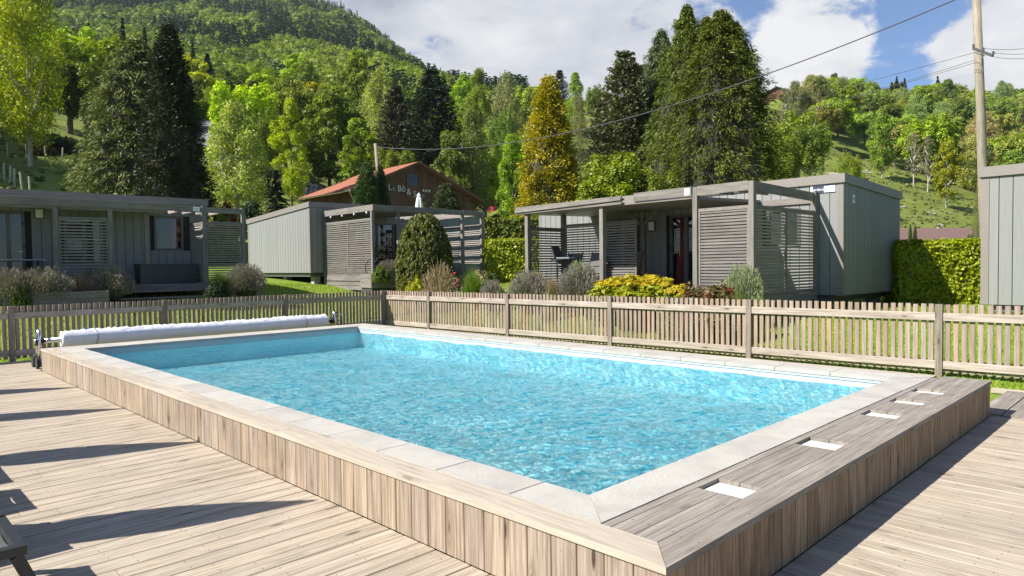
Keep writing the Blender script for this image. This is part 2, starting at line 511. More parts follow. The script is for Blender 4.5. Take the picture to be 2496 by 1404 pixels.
class MB:
    def __init__(s):
        s.v = []
        s.f = []

    def quadbox(s, c8, flip=False):
        i = len(s.v)
        s.v += [tuple(p) for p in c8]
        s.f += [tuple(i + k for k in q) for q in ((0, 3, 2, 1), (4, 5, 6, 7), (0, 1, 5, 4), (1, 2, 6, 5), (2, 3, 7, 6), (3, 0, 4, 7))]
        return s

    def box(s, x0, x1, y0, y1, z0, z1):
        return s.quadbox([(x0, y0, z0), (x1, y0, z0), (x1, y1, z0), (x0, y1, z0), (x0, y0, z1), (x1, y0, z1), (x1, y1, z1), (x0, y1, z1)])

    def beam(s, a, b, wd, ht, up=(0, 0, 1)):
        """square timber from a to b, wd across, ht along up"""
        a, b, up = Vector(a), Vector(b), Vector(up)
        d = (b - a).normalized()
        sx = d.cross(up)
        if sx.length < 1e-4:
            sx = d.cross(Vector((0, 1, 0)))
        sx.normalize()
        uz = sx.cross(d).normalized()
        sx *= wd / 2
        uz *= ht / 2
        return s.quadbox([a - sx - uz, b - sx - uz, b + sx - uz, a + sx - uz, a - sx + uz, b - sx + uz, b + sx + uz, a + sx + uz])

    def tube(s, pts, rad, n=8, cap=True):
        pts = [Vector(p) for p in pts]
        if not isinstance(rad, (list, tuple)):
            rad = [rad] * len(pts)
        base = len(s.v)
        ref = None
        for k, p in enumerate(pts):
            d = (pts[min(k + 1, len(pts) - 1)] - pts[max(k - 1, 0)]).normalized()
            if ref is None:
                ref = d.orthogonal().normalized()
            else:
                ref = (ref - d * ref.dot(d))
                ref = ref.normalized() if ref.length > 1e-6 else d.orthogonal().normalized()
            o = d.cross(ref)
            for j in range(n):
                a = 2 * math.pi * j / n
                s.v.append(tuple(p + (ref * math.cos(a) + o * math.sin(a)) * rad[k]))
        for k in range(len(pts) - 1):
            for j in range(n):
                a = base + k * n + j
                b = base + k * n + (j + 1) % n
                s.f.append((a, b, b + n, a + n))
        if cap:
            s.f.append(tuple(base + j for j in range(n))[::-1])
            s.f.append(tuple(base + (len(pts) - 1) * n + j for j in range(n)))
        return s

    def lathe(s, prof, n=16, c=(0, 0, 0), fold=0.0, folds=8):
        base = len(s.v)
        for (r, z) in prof:
            for j in range(n):
                a = 2 * math.pi * j / n
                rr = r * (1 + fold * math.cos(a * folds))
                s.v.append((c[0] + rr * math.cos(a), c[1] + rr * math.sin(a), c[2] + z))
        for k in range(len(prof) - 1):
            for j in range(n):
                a = base + k * n + j
                b = base + k * n + (j + 1) % n
                s.f.append((a, b, b + n, a + n))
        s.f.append(tuple(base + j for j in range(n))[::-1])
        s.f.append(tuple(base + (len(prof) - 1) * n + j for j in range(n)))
        return s

    def poly(s, pts, thick=None):
        """flat polygon, or a slab when thick is a vector"""
        i = len(s.v)
        n = len(pts)
        s.v += [tuple(p) for p in pts]
        s.f.append(tuple(range(i, i + n)))
        if thick is not None:
            tv = Vector(thick)
            s.v += [tuple(Vector(p) + tv) for p in pts]
            s.f.append(tuple(range(i + n, i + 2 * n))[::-1])
            for k in range(n):
                s.f.append((i + k, i + n + k, i + n + (k + 1) % n, i + (k + 1) % n))
        return s

    def mesh(s, name, mat, smooth=False):
        me = bpy.data.meshes.new(name)
        me.from_pydata(s.v, [], s.f)
        if smooth:
            me.polygons.foreach_set('use_smooth', [True] * len(me.polygons))
        me.materials.append(mat)
        me.update()
        return me

    def build(s, name, mat, parent=None, smooth=False, loc=(0, 0, 0), rot=None, label=None):
        return put(name, s.mesh(name, mat, smooth), parent, loc, rot, label)


def put(name, mesh, parent=None, loc=(0, 0, 0), rot=None, label=None):
    o = bpy.data.objects.new(name, mesh)
    col.objects.link(o)
    if parent is not None:
        o.parent = parent
    o.location = loc
    if rot is not None:
        o.rotation_euler = rot
    if label:
        o['label'] = label
    return o


def tag(o, label=None, cat=None, group=None, kind=None):
    for k, v in (('label', label), ('category', cat), ('group', group), ('kind', kind)):
        if v:
            o[k] = v
    return o


def thing(name, label, cat, loc=(0, 0, 0), rz=0, group=None):
    o = bpy.data.objects.new(name, None)
    o.empty_display_size = .2
    col.objects.link(o)
    o.location = loc
    o.rotation_euler = (0, 0, rz)
    return tag(o, label, cat, group)


_cache = {}


def board_mesh(name, L, W, T, mat, ch=.004):
    """a board along local X with its top edges eased"""
    k = (name, round(L, 3), round(W, 4), round(T, 4), mat.name)
    if k in _cache:
        return _cache[k]
    x, y, z = L / 2, W / 2, T / 2
    ch = min(ch, T * .4, W * .2)
    prof = [(-y, -z), (y, -z), (y, z - ch), (y - ch, z), (-y + ch, z), (-y, z - ch)]
    v = [(-x, a, b) for a, b in prof] + [(x, a, b) for a, b in prof]
    f = [tuple(range(6))[::-1], tuple(range(6, 12))] + [(i, (i + 1) % 6, 6 + (i + 1) % 6, 6 + i) for i in range(6)]
    me = bpy.data.meshes.new(name)
    me.from_pydata(v, [], f)
    me.materials.append(mat)
    _cache[k] = me
    return me


def frame_rot(ex, ez):
    """euler turning local X to ex and local Z to ez"""
    ex = Vector(ex).normalized()
    ez = Vector(ez).normalized()
    ey = ez.cross(ex).normalized()
    ez = ex.cross(ey)
    return Matrix((ex, ey, ez)).transposed().to_euler()


def put_board(name, a, b, W, T, mat, parent, up=(0, 0, 1), label=None, ch=.004):
    """board whose axis runs a->b, face normal up"""
    a, b = Vector(a), Vector(b)
    me = board_mesh(name, (b - a).length, W, T, mat, ch)
    return put(name, me, parent, (a + b) / 2, frame_rot(b - a, up), label)


rng = random.Random(7)
npr = np.random.default_rng(11)


def quads_mesh(name, Q, tint, mat):
    """Q (n,4,3) array of leaf-sized faces with a per-face tint"""
    n = len(Q)
    me = bpy.data.meshes.new(name)
    me.vertices.add(n * 4)
    me.vertices.foreach_set('co', np.ascontiguousarray(Q, dtype=np.float32).reshape(-1))
    me.loops.add(n * 4)
    me.loops.foreach_set('vertex_index', np.arange(n * 4, dtype=np.int32))
    me.polygons.add(n)
    me.polygons.foreach_set('loop_start', np.arange(0, n * 4, 4, dtype=np.int32))
    me.polygons.foreach_set('loop_total', np.full(n, 4, dtype=np.int32))
    at_ = me.attributes.new('tint', 'FLOAT', 'FACE')
    at_.data.foreach_set('value', np.clip(np.asarray(tint, dtype=np.float32), 0, 1))
    me.materials.append(mat)
    me.update(calc_edges=True)
    return me


def unit(a):
    return a / np.maximum(np.linalg.norm(a, axis=-1, keepdims=True), 1e-9)


def leaves(P, N, size, rs, elong=1.6, jit=.9, along=None):
    """rhombic leaf faces at P facing about N"""
    n = len(P)
    nn = unit(N + rs.normal(0, jit, (n, 3)))
    if along is None:
        a = unit(np.cross(nn, rs.normal(0, 1, (n, 3))))
    else:
        a = unit(along + rs.normal(0, .25, (n, 3)))
    b = unit(np.cross(nn, a))
    s = (size * rs.uniform(.65, 1.35, n))[:, None]
    a = a * s * elong * .5
    b = b * s * .5
    return np.stack([P - a, P + b * .9 - a * .1, P + a, P - b * .9 - a * .1], 1)


# ------------------------------------------------------------------ terrain
TH = .781
P0 = Vector((.632, 2.868, 0))
UX, VX = Vector((-math.sin(TH), math.cos(TH), 0)), Vector((math.cos(TH), math.sin(TH), 0))
PA, PB, HP = 12.05, 6.22, .376              # pool box: length, width, height
IN0, IN1, IV0, IV1 = .795, 11.43, .477, 5.69  # inner edge of the coping (u, v)
FR_A, FR_D = Vector((6.2, 9.96, 0)), Vector((-.73, .683, 0)).normalized()
CORNER = FR_A + FR_D * 13.30
FL_B = Vector((-9.38, 12.79, 0))
FL_D = (CORNER - FL_B).normalized()
FR_N = Vector((.683, .73, 0)).normalized()
FL_N = Vector((-FL_D.y, FL_D.x, 0))

ROWS = [32, 45, 60, 70, 76, 85, 110, 150, 200, 300, 450, 650, 900, 1100]
COLS = {
    -1400: [640, 520, 430, 390, 370, 350, 300, 250, 210, 160, 110, 60, 20, 60],
    -300: [600, 465, 385, 350, 335, 318, 262, 225, 190, 140, 70, -10, -60, -20],
    0: [600, 465, 378, 348, 335, 318, 262, 225, 190, 140, 70, -10, -60, -20],
    200: [640, 490, 395, 370, 358, 340, 305, 260, 215, 150, 80, 0, -50, -10],
    400: [650, 545, 480, 450, 438, 418, 352, 290, 235, 165, 90, 12, -22, 20],
    600: [655, 590, 530, 505, 490, 470, 385, 318, 258, 190, 108, 48, 14, 60],
    740: [658, 610, 565, 535, 518, 492, 410, 335, 275, 205, 122, 52, 18, 70],
    850: [660, 612, 578, 555, 545, 525, 435, 350, 285, 215, 140, 80, 50, 90],
    950: [660, 622, 588, 570, 560, 545, 455, 370, 300, 225, 172, 140, 124, 150],
    1050: [660, 628, 596, 580, 572, 560, 495, 395, 320, 250, 225, 212, 208, 225],
    1200: [655, 632, 607, 592, 582, 567, 528, 440, 350, 275, 262, 255, 252, 262],
    1400: [650, 632, 607, 592, 582, 562, 505, 400, 250, 262, 280, 290, 300, 310],
    1700: [650, 632, 612, 600, 590, 572, 500, 400, 300, 262, 280, 300, 310, 320],
    1900: [650, 635, 615, 600, 585, 550, 440, 335, 242, 262, 280, 300, 310, 320],
    2100: [645, 634, 613, 595, 576, 540, 450, 378, 310, 262, 272, 300, 310, 320],
    2300: [640, 632, 613, 594, 578, 548, 485, 425, 345, 262, 272, 300, 310, 320],
    2500: [640, 632, 618, 605, 595, 578, 525, 450, 360, 272, 262, 270, 300, 320],
    3600: [640, 632, 618, 605, 595, 578, 530, 460, 370, 290, 270, 270, 300, 320],
}
_cx = np.array(sorted(COLS), float)
_tab = np.array([COLS[int(c)] for c in _cx], float)
_lr = np.log(np.array(ROWS, float))


def sstep(x, a, b):
    t = min(1, max(0, (x - a) / (b - a)))
    return t * t * (3 - 2 * t)


def hill_z(x, y):
    px = min(max(1248 + F * x / y, _cx[0]), _cx[-1] - 1)
    i = int(np.searchsorted(_cx, px, 'right') - 1)
    fx = (px - _cx[i]) / (_cx[i + 1] - _cx[i])
    ly = min(max(math.log(y), _lr[0]), _lr[-1] - 1e-6)
    j = int(np.searchsorted(_lr, ly, 'right') - 1)
    fy = (ly - _lr[j]) / (_lr[j + 1] - _lr[j])
    Y = (_tab[i, j] * (1 - fx) + _tab[i + 1, j] * fx) * (1 - fy) + (_tab[i, j + 1] * (1 - fx) + _tab[i + 1, j + 1] * fx) * fy
    hor = 648.7 - .0128 * (px - 1248)
    return EYE + y * (hor - Y) / F


def beyond(x, y):
    p = Vector((x, y, 0))
    return max((p - FR_A).dot(FR_N), (p - FL_B).dot(FL_N))


_ns = [(-50, -.04), (0, -.04), (1.0, .12), (3, .38), (5.4, .62), (8, .95), (12, 1.2), (20, 1.5), (400, 2.5)]


def near_z(x, y):
    s = beyond(x, y)
    for (a, za), (b, zb) in zip(_ns, _ns[1:]):
        if s <= b:
            z = za + (zb - za) * max(0, (s - a)) / (b - a)
            k = sstep(x, 4.5, 8.5) * (1 - sstep(y, 22, 30))
            return z * (1 - k) + min(z, .52) * k
    return 2.5


def ground(x, y):
    if y < 30:
        return near_z(x, y)
    k = sstep(y, 30, 46)
    wob = (math.sin(x * .21 + 1.3) * math.cos(y * .17) + .5 * math.sin(x * .53 + y * .31)) * .006 * y * sstep(y, 60, 110)
    return near_z(x, y) * (1 - k) + hill_z(x, max(y, 32)) * k + wob


def build_ground():
    xs = list(np.arange(-12, 11.01, .3))
    st = .3
    while xs[-1] < 1500:
        st *= 1.045
        xs.append(xs[-1] + st)
    st = .3
    while xs[0] > -1500:
        st *= 1.045
        xs.insert(0, xs[0] - st)
    ys = list(np.arange(1, 20.01, .3))
    st = .3
    while ys[-1] < 1300:
        st = min(st * 1.035, max(.3, ys[-1] * .03))
        ys.append(ys[-1] + st)
    st = .3
    while ys[0] > -60:
        st *= 1.2
        ys.insert(0, ys[0] - st)
    nx = len(xs)
    v = [(x, y, ground(x, y)) for y in ys for x in xs]
    inside = []
    for (x, y, z) in v:
        q = Vector((x, y, 0)) - P0
        inside.append(IN0 - .02 < q.dot(UX) < IN1 + .02 and IV0 - .02 < q.dot(VX) < IV1 + .02)
    f = []
    for j in range(len(ys) - 1):
        for i in range(nx - 1):
            a = j * nx + i
            q = (a, a + 1, a + nx + 1, a + nx)
            if not any(inside[k] for k in q):
                f.append(q)
    me = bpy.data.meshes.new('ground')
    me.from_pydata(v, [], f)
    me.polygons.foreach_set('use_smooth', [True] * len(me.polygons))
    me.materials.append(M['ground'])
    tag(put('ground', me), kind='structure')


build_ground()


def uvp(u, v, z=0.0):
    return P0 + UX * u + VX * v + Vector((0, 0, z))


# ------------------------------------------------------------------ deck
def build_deck():
    d = thing('pool_deck', None, None, P0, TH)
    tag(d, kind='structure')
    # the dark joists and soil seen through the gaps
    mb = MB()
    mb.box(-9, -.02, -4, 13.86, -.034, -.027)
    mb.box(0, 7.85, -5.15, -.0, -.0345, -.0275)
    mb.box(6.22, 7.9, 0.0, .1, -.034, -.027)
    mb.build('deck_frame', M['joint'], d)
    W, G = .148, .007
    # left field: boards square to the long side of the pool, x = v, y = u
    u = -3.4
    k = 0
    while u < 13.84:
        x1 = -.004 if u < PA + .05 else 2.0
        cut = [-8.2 + rng.uniform(0, 3.2)]
        while cut[-1] < x1 - 1.8:
            cut.append(cut[-1] + rng.choice((4.2, 4.8, 5.4)))
        cut = [c for c in cut if c < x1 - .8] + [x1]
        for a, b in zip(cut, cut[1:]):
            if b < -7.0 or (u < 1.0 and b < -4.5):
                continue
            zz = -.012 + rng.uniform(-.0016, .0012)
            put_board('plank', (round(a, 1) + .002, u + W / 2, zz), (round(b, 1) - .002 if b < x1 else b, u + W / 2, zz), W, .023, M['deck'], d)
        u += W + G
        k += 1
    # right field: boards run the other way
    v = -.6
    while v < 7.9:
        y1 = -.006
        y0 = -5.2
        zz = -.012 + rng.uniform(-.0016, .0012)
        m = rng.uniform(-3.2, -1.6)
        if v < .0:
            y1 = -3.5
            v += W + G
            continue
        put_board('plank', (v + W / 2, y0, zz), (v + W / 2, m - .002, zz), W, .023, M['deck'], d)
        put_board('plank', (v + W / 2, m + .002, zz), (v + W / 2, y1 if v < 6.05 else -.006, zz), W, .023, M['deck'], d)
        v += W + G


# the boards right of the box: a strip square to the wall, then the edge board and grass
def build_strip():
    d = thing('deck_end_strip', None, None, P0, TH)
    tag(d, kind='structure')
    for i in range(10):
        u = .02 - i * .235
        put_board('plank', (6.24, u, .006), (7.9, u, .006), .222, .03, M['bench'], d)
    put_board('edge_board', (7.93, .3, .004), (7.93, -2.6, .004), .05, .06, M['cap'], d, up=(0, 0, 1))


build_deck()


# ------------------------------------------------------------------ pool
def build_pool():
    p = thing('swimming_pool', 'raised rectangular swimming pool clad in upright weathered boards with pale stone coping', 'pool', P0, TH)
    pit = .132
    # cladding on the long left side (v = 0 face) and on the right side (u = 0 face)
    n = int(PA / .1607)
    st = PA / n
    T = .022
    for i in range(n):
        a = (T / 2, (i + .5) * st, .003)
        zt = HP - .036
        put_board('cladding_board', a, (a[0], a[1], zt), st - .004 - rng.uniform(0, .0015), T, M['clad'], p, up=(-1, 0, 0))
    n = int(PB / .16)
    st = PB / n
    for i in range(n):
        a = ((i + .5) * st, T / 2, .003)
        if i == 0:
            a = ((T + st) / 2 + .001, T / 2, .003)
        wd = st - .004 if i else st - T - .004
        put_board('cladding_board', a, (a[0], a[1], HP - .036), wd, T, M['clad_dark'], p, up=(0, -1, 0))
    # hidden far sides, one board skin each
    for nm, a, b in (('far_skin', (PB - .011, 0.03, .17), (PB - .011, PA, .17)), ('far_skin', (0.03, PA - .011, .17), (PB - .03, PA - .011, .17))):
        put_board(nm, a, b, .33, .02, M['clad'], p, up=(1, 0, 0) if a[0] == b[0] else (0, 1, 0))
    # capping, butted at the corners; left cap reaches the near corner with a mitre
    zc = HP - .018
    CW = .19

    def slab(name, pts, z0, z1, mat, label=None):
        c = Vector((sum(q[0] for q in pts) / len(pts), sum(q[1] for q in pts) / len(pts), 0))
        mb = MB()
        mb.poly([(q[0] - c.x, q[1] - c.y, z1) for q in pts], (0, 0, z0 - z1))
        return mb.build(name, mat, p, loc=c, label=label)

    def slab_x(name, pts, z0, z1, mat, rot90, label=None):
        """slab with the grain turned along the pool's length when rot90"""
        c = Vector((sum(q[0] for q in pts) / len(pts), sum(q[1] for q in pts) / len(pts), 0))
        mb = MB()
        if rot90:
            mb.poly([((q[1] - c.y), -(q[0] - c.x), z1) for q in pts], (0, 0, z0 - z1))
            return mb.build(name, mat, p, loc=c, rot=(0, 0, math.pi / 2), label=label)
        mb.poly([((q[0] - c.x), (q[1] - c.y), z1) for q in pts], (0, 0, z0 - z1))
        return mb.build(name, mat, p, loc=c, label=label)

    o = .012
    z0, z1 = HP - .034, HP
    cuts = [-.0, 3.55, 6.9, 9.7, PA + o]
    for i in range(4):
        a, b = cuts[i], cuts[i + 1]
        if i == 0:
            pts = [(-o, -o), (CW, CW * .86), (CW, b - .0015), (-o, b - .0015)]
        else:
            pts = [(-o, a + .0015), (CW, a + .0015), (CW, b - .0015 if i < 3 else b), (-o, b - .0015 if i < 3 else b)]
        slab_x('capping_board', pts[::1], z0, z1, M['cap'], True)
    # far-left and far-right caps
    for a, b in ((CW + .002, 3.2), (3.203, PB + o)):
        slab_x('capping_board', [(a, PA - .19), (b, PA - .19), (b, PA + o), (a, PA + o)], z0, z1, M['cap'], False)
    for a, b in ((.5, 3.9), (3.903, 7.6), (7.603, PA - .192)):
        slab_x('capping_board', [(PB - .16, a), (PB + o, a), (PB + o, b), (PB - .16, b)], z0, z1, M['cap'], True)
    # bench boards along the right side with five sunk white lids
    holes = [(1.01, 1.25), (2.33, 2.59), (3.62, 3.87), (4.35, 4.58), (5.02, 5.24)]
    zb = HP - .002
    prev = -o
    for i, b in enumerate((2.05, 4.25, PB + o)):
        pts = [(prev, -o), (b - .002 if i < 2 else b, -o), (b - .002 if i < 2 else b, .162), (prev, .162)]
        if i == 0:
            pts = [(-o + .004, -o), (b - .002, -o), (b - .002, .162), (CW + .003, .162)]
        slab_x('bench_board', pts, z0 - .004, zb, M['bench'], False)
        prev = b
    rows = [(.166, .295), (.301, .432)]
    for r, (u0, u1) in enumerate(rows):
        x = CW + .003
        for h0, h1 in holes + [(PB + o, None)]:
            segs = [(x, h0)]
            if h0 - x > 2.0:
                segs = [(x, x + .9), (x + .903, h0)]
            for a, b in segs:
                slab_x('bench_board', [(a, u0), (b, u0), (b, u1), (a, u1)], z0 - .004, zb - .001 * r, M['bench'], False)
            x = h1
    slab_x('bench_board', [(CW + .003, .436), (3.1, .436), (3.1, .488), (CW + .003, .488)], z0, zb, M['bench'], False)
    slab_x('bench_board', [(3.103, .436), (PB - .165, .436), (PB - .165, .488), (3.103, .488)], z0, zb, M['bench'], False)
    for h0, h1 in holes:
        mb = MB()
        w2, d2 = (h1 - h0) / 2 - .004, .128
        c = ((h0 + h1) / 2, .30, HP - .026)
        mb.box(-w2, w2, -d2, d2, -.012, 0)
        mb.box(-w2 + .012, w2 - .012, -d2 + .012, d2 - .012, 0, .003)
        mb.tube([(0, -.05, .003), (0, -.05, .006)], .012, 10)
        mb.build('skimmer_lid', M['lid'], p, loc=c)
    mb = MB()
    mb.box(.2, PB - .05, .03, .42, HP - .1, HP - .06)
    mb.build('bench_tray', M['joint'], p)
    # coping stones
    zs = HP + .004

    def stones(side):
        g = .008
        if side == 'left':
            cuts = [IN0 - .27, IN0 + .34] + [IN0 + .34 + .655 * i for i in range(1, 40)]
            cuts = [c for c in cuts if c < IN1 + .1] + [IN1 + .42]
            for i, (a, b) in enumerate(zip(cuts, cuts[1:])):
                if i == 0:
                    pts = [(CW + .004, .492), (IV0, IN0 - g), (IV0, b - g), (CW + .004, b - g)]
                elif i == len(cuts) - 2:
                    pts = [(CW + .004, a), (IV0, a), (IV0, IN1 + g), (CW + .004, PA - .2)]
                else:
                    pts = [(CW + .004, a), (IV0, a), (IV0, b - g), (CW + .004, b - g)]
                slab('coping_stone', pts, HP - .04, zs + rng.uniform(-.0012, .0012), M['coping'])
        if side == 'right':
            cuts = [CW + .004] + [IV0 + .62 + .655 * i for i in range(0, 8)]
            cuts = [c for c in cuts if c < IV1 - .3] + [PB - .165]
            for i, (a, b) in enumerate(zip(cuts, cuts[1:])):
                if i == 0:
                    pts = [(CW + .008, .492), (b - g, .492), (b - g, IN0), (IV0 + g, IN0)]
                elif i == len(cuts) - 2:
                    pts = [(a, .492), (b, .492), (IV1, IN0), (a, IN0)]
                else:
                    pts = [(a, .492), (b - g, .492), (b - g, IN0), (a, IN0)]
                slab('coping_stone', pts, HP - .04, zs + rng.uniform(-.0012, .0012), M['coping'])
        if side == 'far_left':
            cuts = [IV0] + [IV0 + .655 * i for i in range(1, 9)]
            cuts = [c for c in cuts if c < IV1 - .2] + [IV1]
            for i, (a, b) in enumerate(zip(cuts, cuts[1:])):
                l = (CW + .008, PA - .194) if i == 0 else (a, PA - .194)
                r = (PB - .168, PA - .194) if i == len(cuts) - 2 else (b - g, PA - .194)
                pts = [(a if i else a + g, IN1 + (0 if i else g)), (b - g, IN1), r, l]
                slab('coping_stone', pts, HP - .04, zs + rng.uniform(-.0012, .0012), M['coping'])
        if side == 'far_right':
            cuts = [IN0] + [IN0 + .655 * i for i in range(1, 17)]
            cuts = [c for c in cuts if c < IN1 - .2] + [IN1]
            for i, (a, b) in enumerate(zip(cuts, cuts[1:])):
                l = (PB - .164, .496) if i == 0 else (PB - .164, a)
                r = (PB - .164, PA - .2) if i == len(cuts) - 2 else (PB - .164, b - g)
                pts = [(IV1, a + (g if i == 0 else 0)), l, r, (IV1, b - g)]
                slab('coping_stone', pts, HP - .04, zs + rng.uniform(-.0012, .0012), M['coping'])
    for s in ('left', 'right', 'far_left', 'far_right'):
        stones(s)
    # basin: wall liner with a moulded lip, floor
    zf = -.075
    a0, a1, b0, b1 = IV0 - .02, IV1 + .02, IN0 - .02, IN1 + .02
    mb = MB()
    t_ = .03
    zt = HP - .042
    for (q0, q1, nm, mt) in ((zf, .2395, 'pool_wall', M['floor_liner']), (.24, zt, 'pool_rim_liner', M['liner'])):
        mb = MB()
        mb.box(a0 - t_, a0, b0 - t_, b1 + t_, q0, q1)
        mb.box(a1, a1 + t_, b0 - t_, b1 + t_, q0, q1)
        mb.box(a0, a1, b0 - t_, b0, q0, q1)
        mb.box(a0, a1, b1, b1 + t_, q0, q1)
        mb.build(nm, mt, p)
    mb = MB()
    lz0, lz1 = HP - .07, HP - .046
    mb.box(a1 - .012, a1 - .0005, b0 + .013, b1 - .013, lz0, lz1)
    mb.box(a0 + .001, a1 - .013, b1 - .012, b1 - .0005, lz0, lz1)
    mb.build('liner_rail', M['liner'], p)
    mb = MB()
    mb.box(a0 - t_, a1 + t_, b0 - t_, b1 + t_, zf - .03, zf - .001)
    mb.build('pool_floor', M['floor_liner'], p)
    # water sheet, gently rippled geometry
    nx, ny = 100, 200
    X = np.linspace(a0 + .002, a1 - .002, nx)
    Y = np.linspace(b0 + .002, b1 - .002, ny)
    rs = np.random.default_rng(3)
    XX, YY = np.meshgrid(X, Y)
    Z = np.zeros_like(XX)
    for _ in range(26):
        k = rs.uniform(4, 18)
        an = rs.uniform(-.9, .9) + .5
        Z += np.sin((XX * math.cos(an) + YY * math.sin(an)) * k + rs.uniform(0, 6)) * .03 / k / 2.2
    V = np.stack([XX, YY, Z], -1).reshape(-1, 3)
    f = [(j * nx + i, j * nx + i + 1, (j + 1) * nx + i + 1, (j + 1) * nx + i) for j in range(ny - 1) for i in range(nx - 1)]
    me = bpy.data.meshes.new('pool_water')
    me.from_pydata(V.tolist(), [], f)
    me.polygons.foreach_set('use_smooth', [True] * len(f))
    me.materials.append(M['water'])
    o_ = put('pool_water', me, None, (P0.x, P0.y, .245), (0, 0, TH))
    tag(o_, kind='structure')


build_pool()
build_strip()


# ------------------------------------------------------------------ fences
def fence(A, B, posts, label, inner, shade=False):
    """pickets on the far side of two rails; inner = unit normal towards the pool"""
    A, B = Vector(A), Vector(B)
    d = (B - A).normalized()
    L = (B - A).length
    ang = math.atan2(d.y, d.x)
    f = thing('picket_fence', label, 'fence', (A.x, A.y, -.02), ang)
    s = 1 if Vector((-d.y, d.x, 0)).dot(inner) > 0 else -1     # local +y side is the pool side when s = 1
    ps = sorted(posts)
    for x in ps:
        mb = MB()
        mb.box(-.52, .53, -.045, .045, -.045, .045)
        me = _cache.get('fencepost')
        if me is None:
            me = _cache['fencepost'] = mb.mesh('post', M['post'])
        put('post', me, f, (x, s * .03, .51), (0, -math.pi / 2, 0))
    # rails between posts
    for a, b in zip(ps, ps[1:]):
        for z in (.86, .165):
            put_board('rail', (a + .047, s * .040, z), (b - .047, s * .040, z), .115, .034, M['rail'], f, up=(0, s, 0))
    pit = .1015
    n = int((ps[-1] - ps[0]) / pit)
    for i in range(n + 1):
        x = ps[0] + .01 + i * pit + rng.uniform(-.004, .004)
        if min(abs(x - q) for q in ps) < .035 and not (ps[0] <= x):
            continue
        tilt = rng.uniform(-.006, .006)
        me = board_mesh('picket', .985, .067, .021, M['picket'])
        put('picket', me, f, (x, s * .009, .055 + .985 / 2 + rng.uniform(-.006, .006)), frame_rot((tilt, 0, 1), (0, s, 0)))
    return f


_pr = [-2.75, 0.0, 2.83, 5.72, 8.5, 11.0, 13.30]
_dirR = FR_D
fence(FR_A, CORNER, [-2.75, 0.0, 2.85, 5.75, 8.6, 11.4, 13.26], 'sunlit grey-pink picket fence running behind the pool from the far corner to the right', -FR_N)
_LL = (FL_B - CORNER).length


def along_left(px):
    r = ray(px, 760)
    return (r.x * CORNER.y - CORNER.x) / ((-FL_D).x - r.x * (-FL_D).y)


_pl = [.12] + [along_left(q) for q in (695, 400, 25)] + [along_left(25) + 2.9]
fence(CORNER, FL_B, _pl, 'shaded brown-grey picket fence behind the pool cover reel on the left', -FL_N)


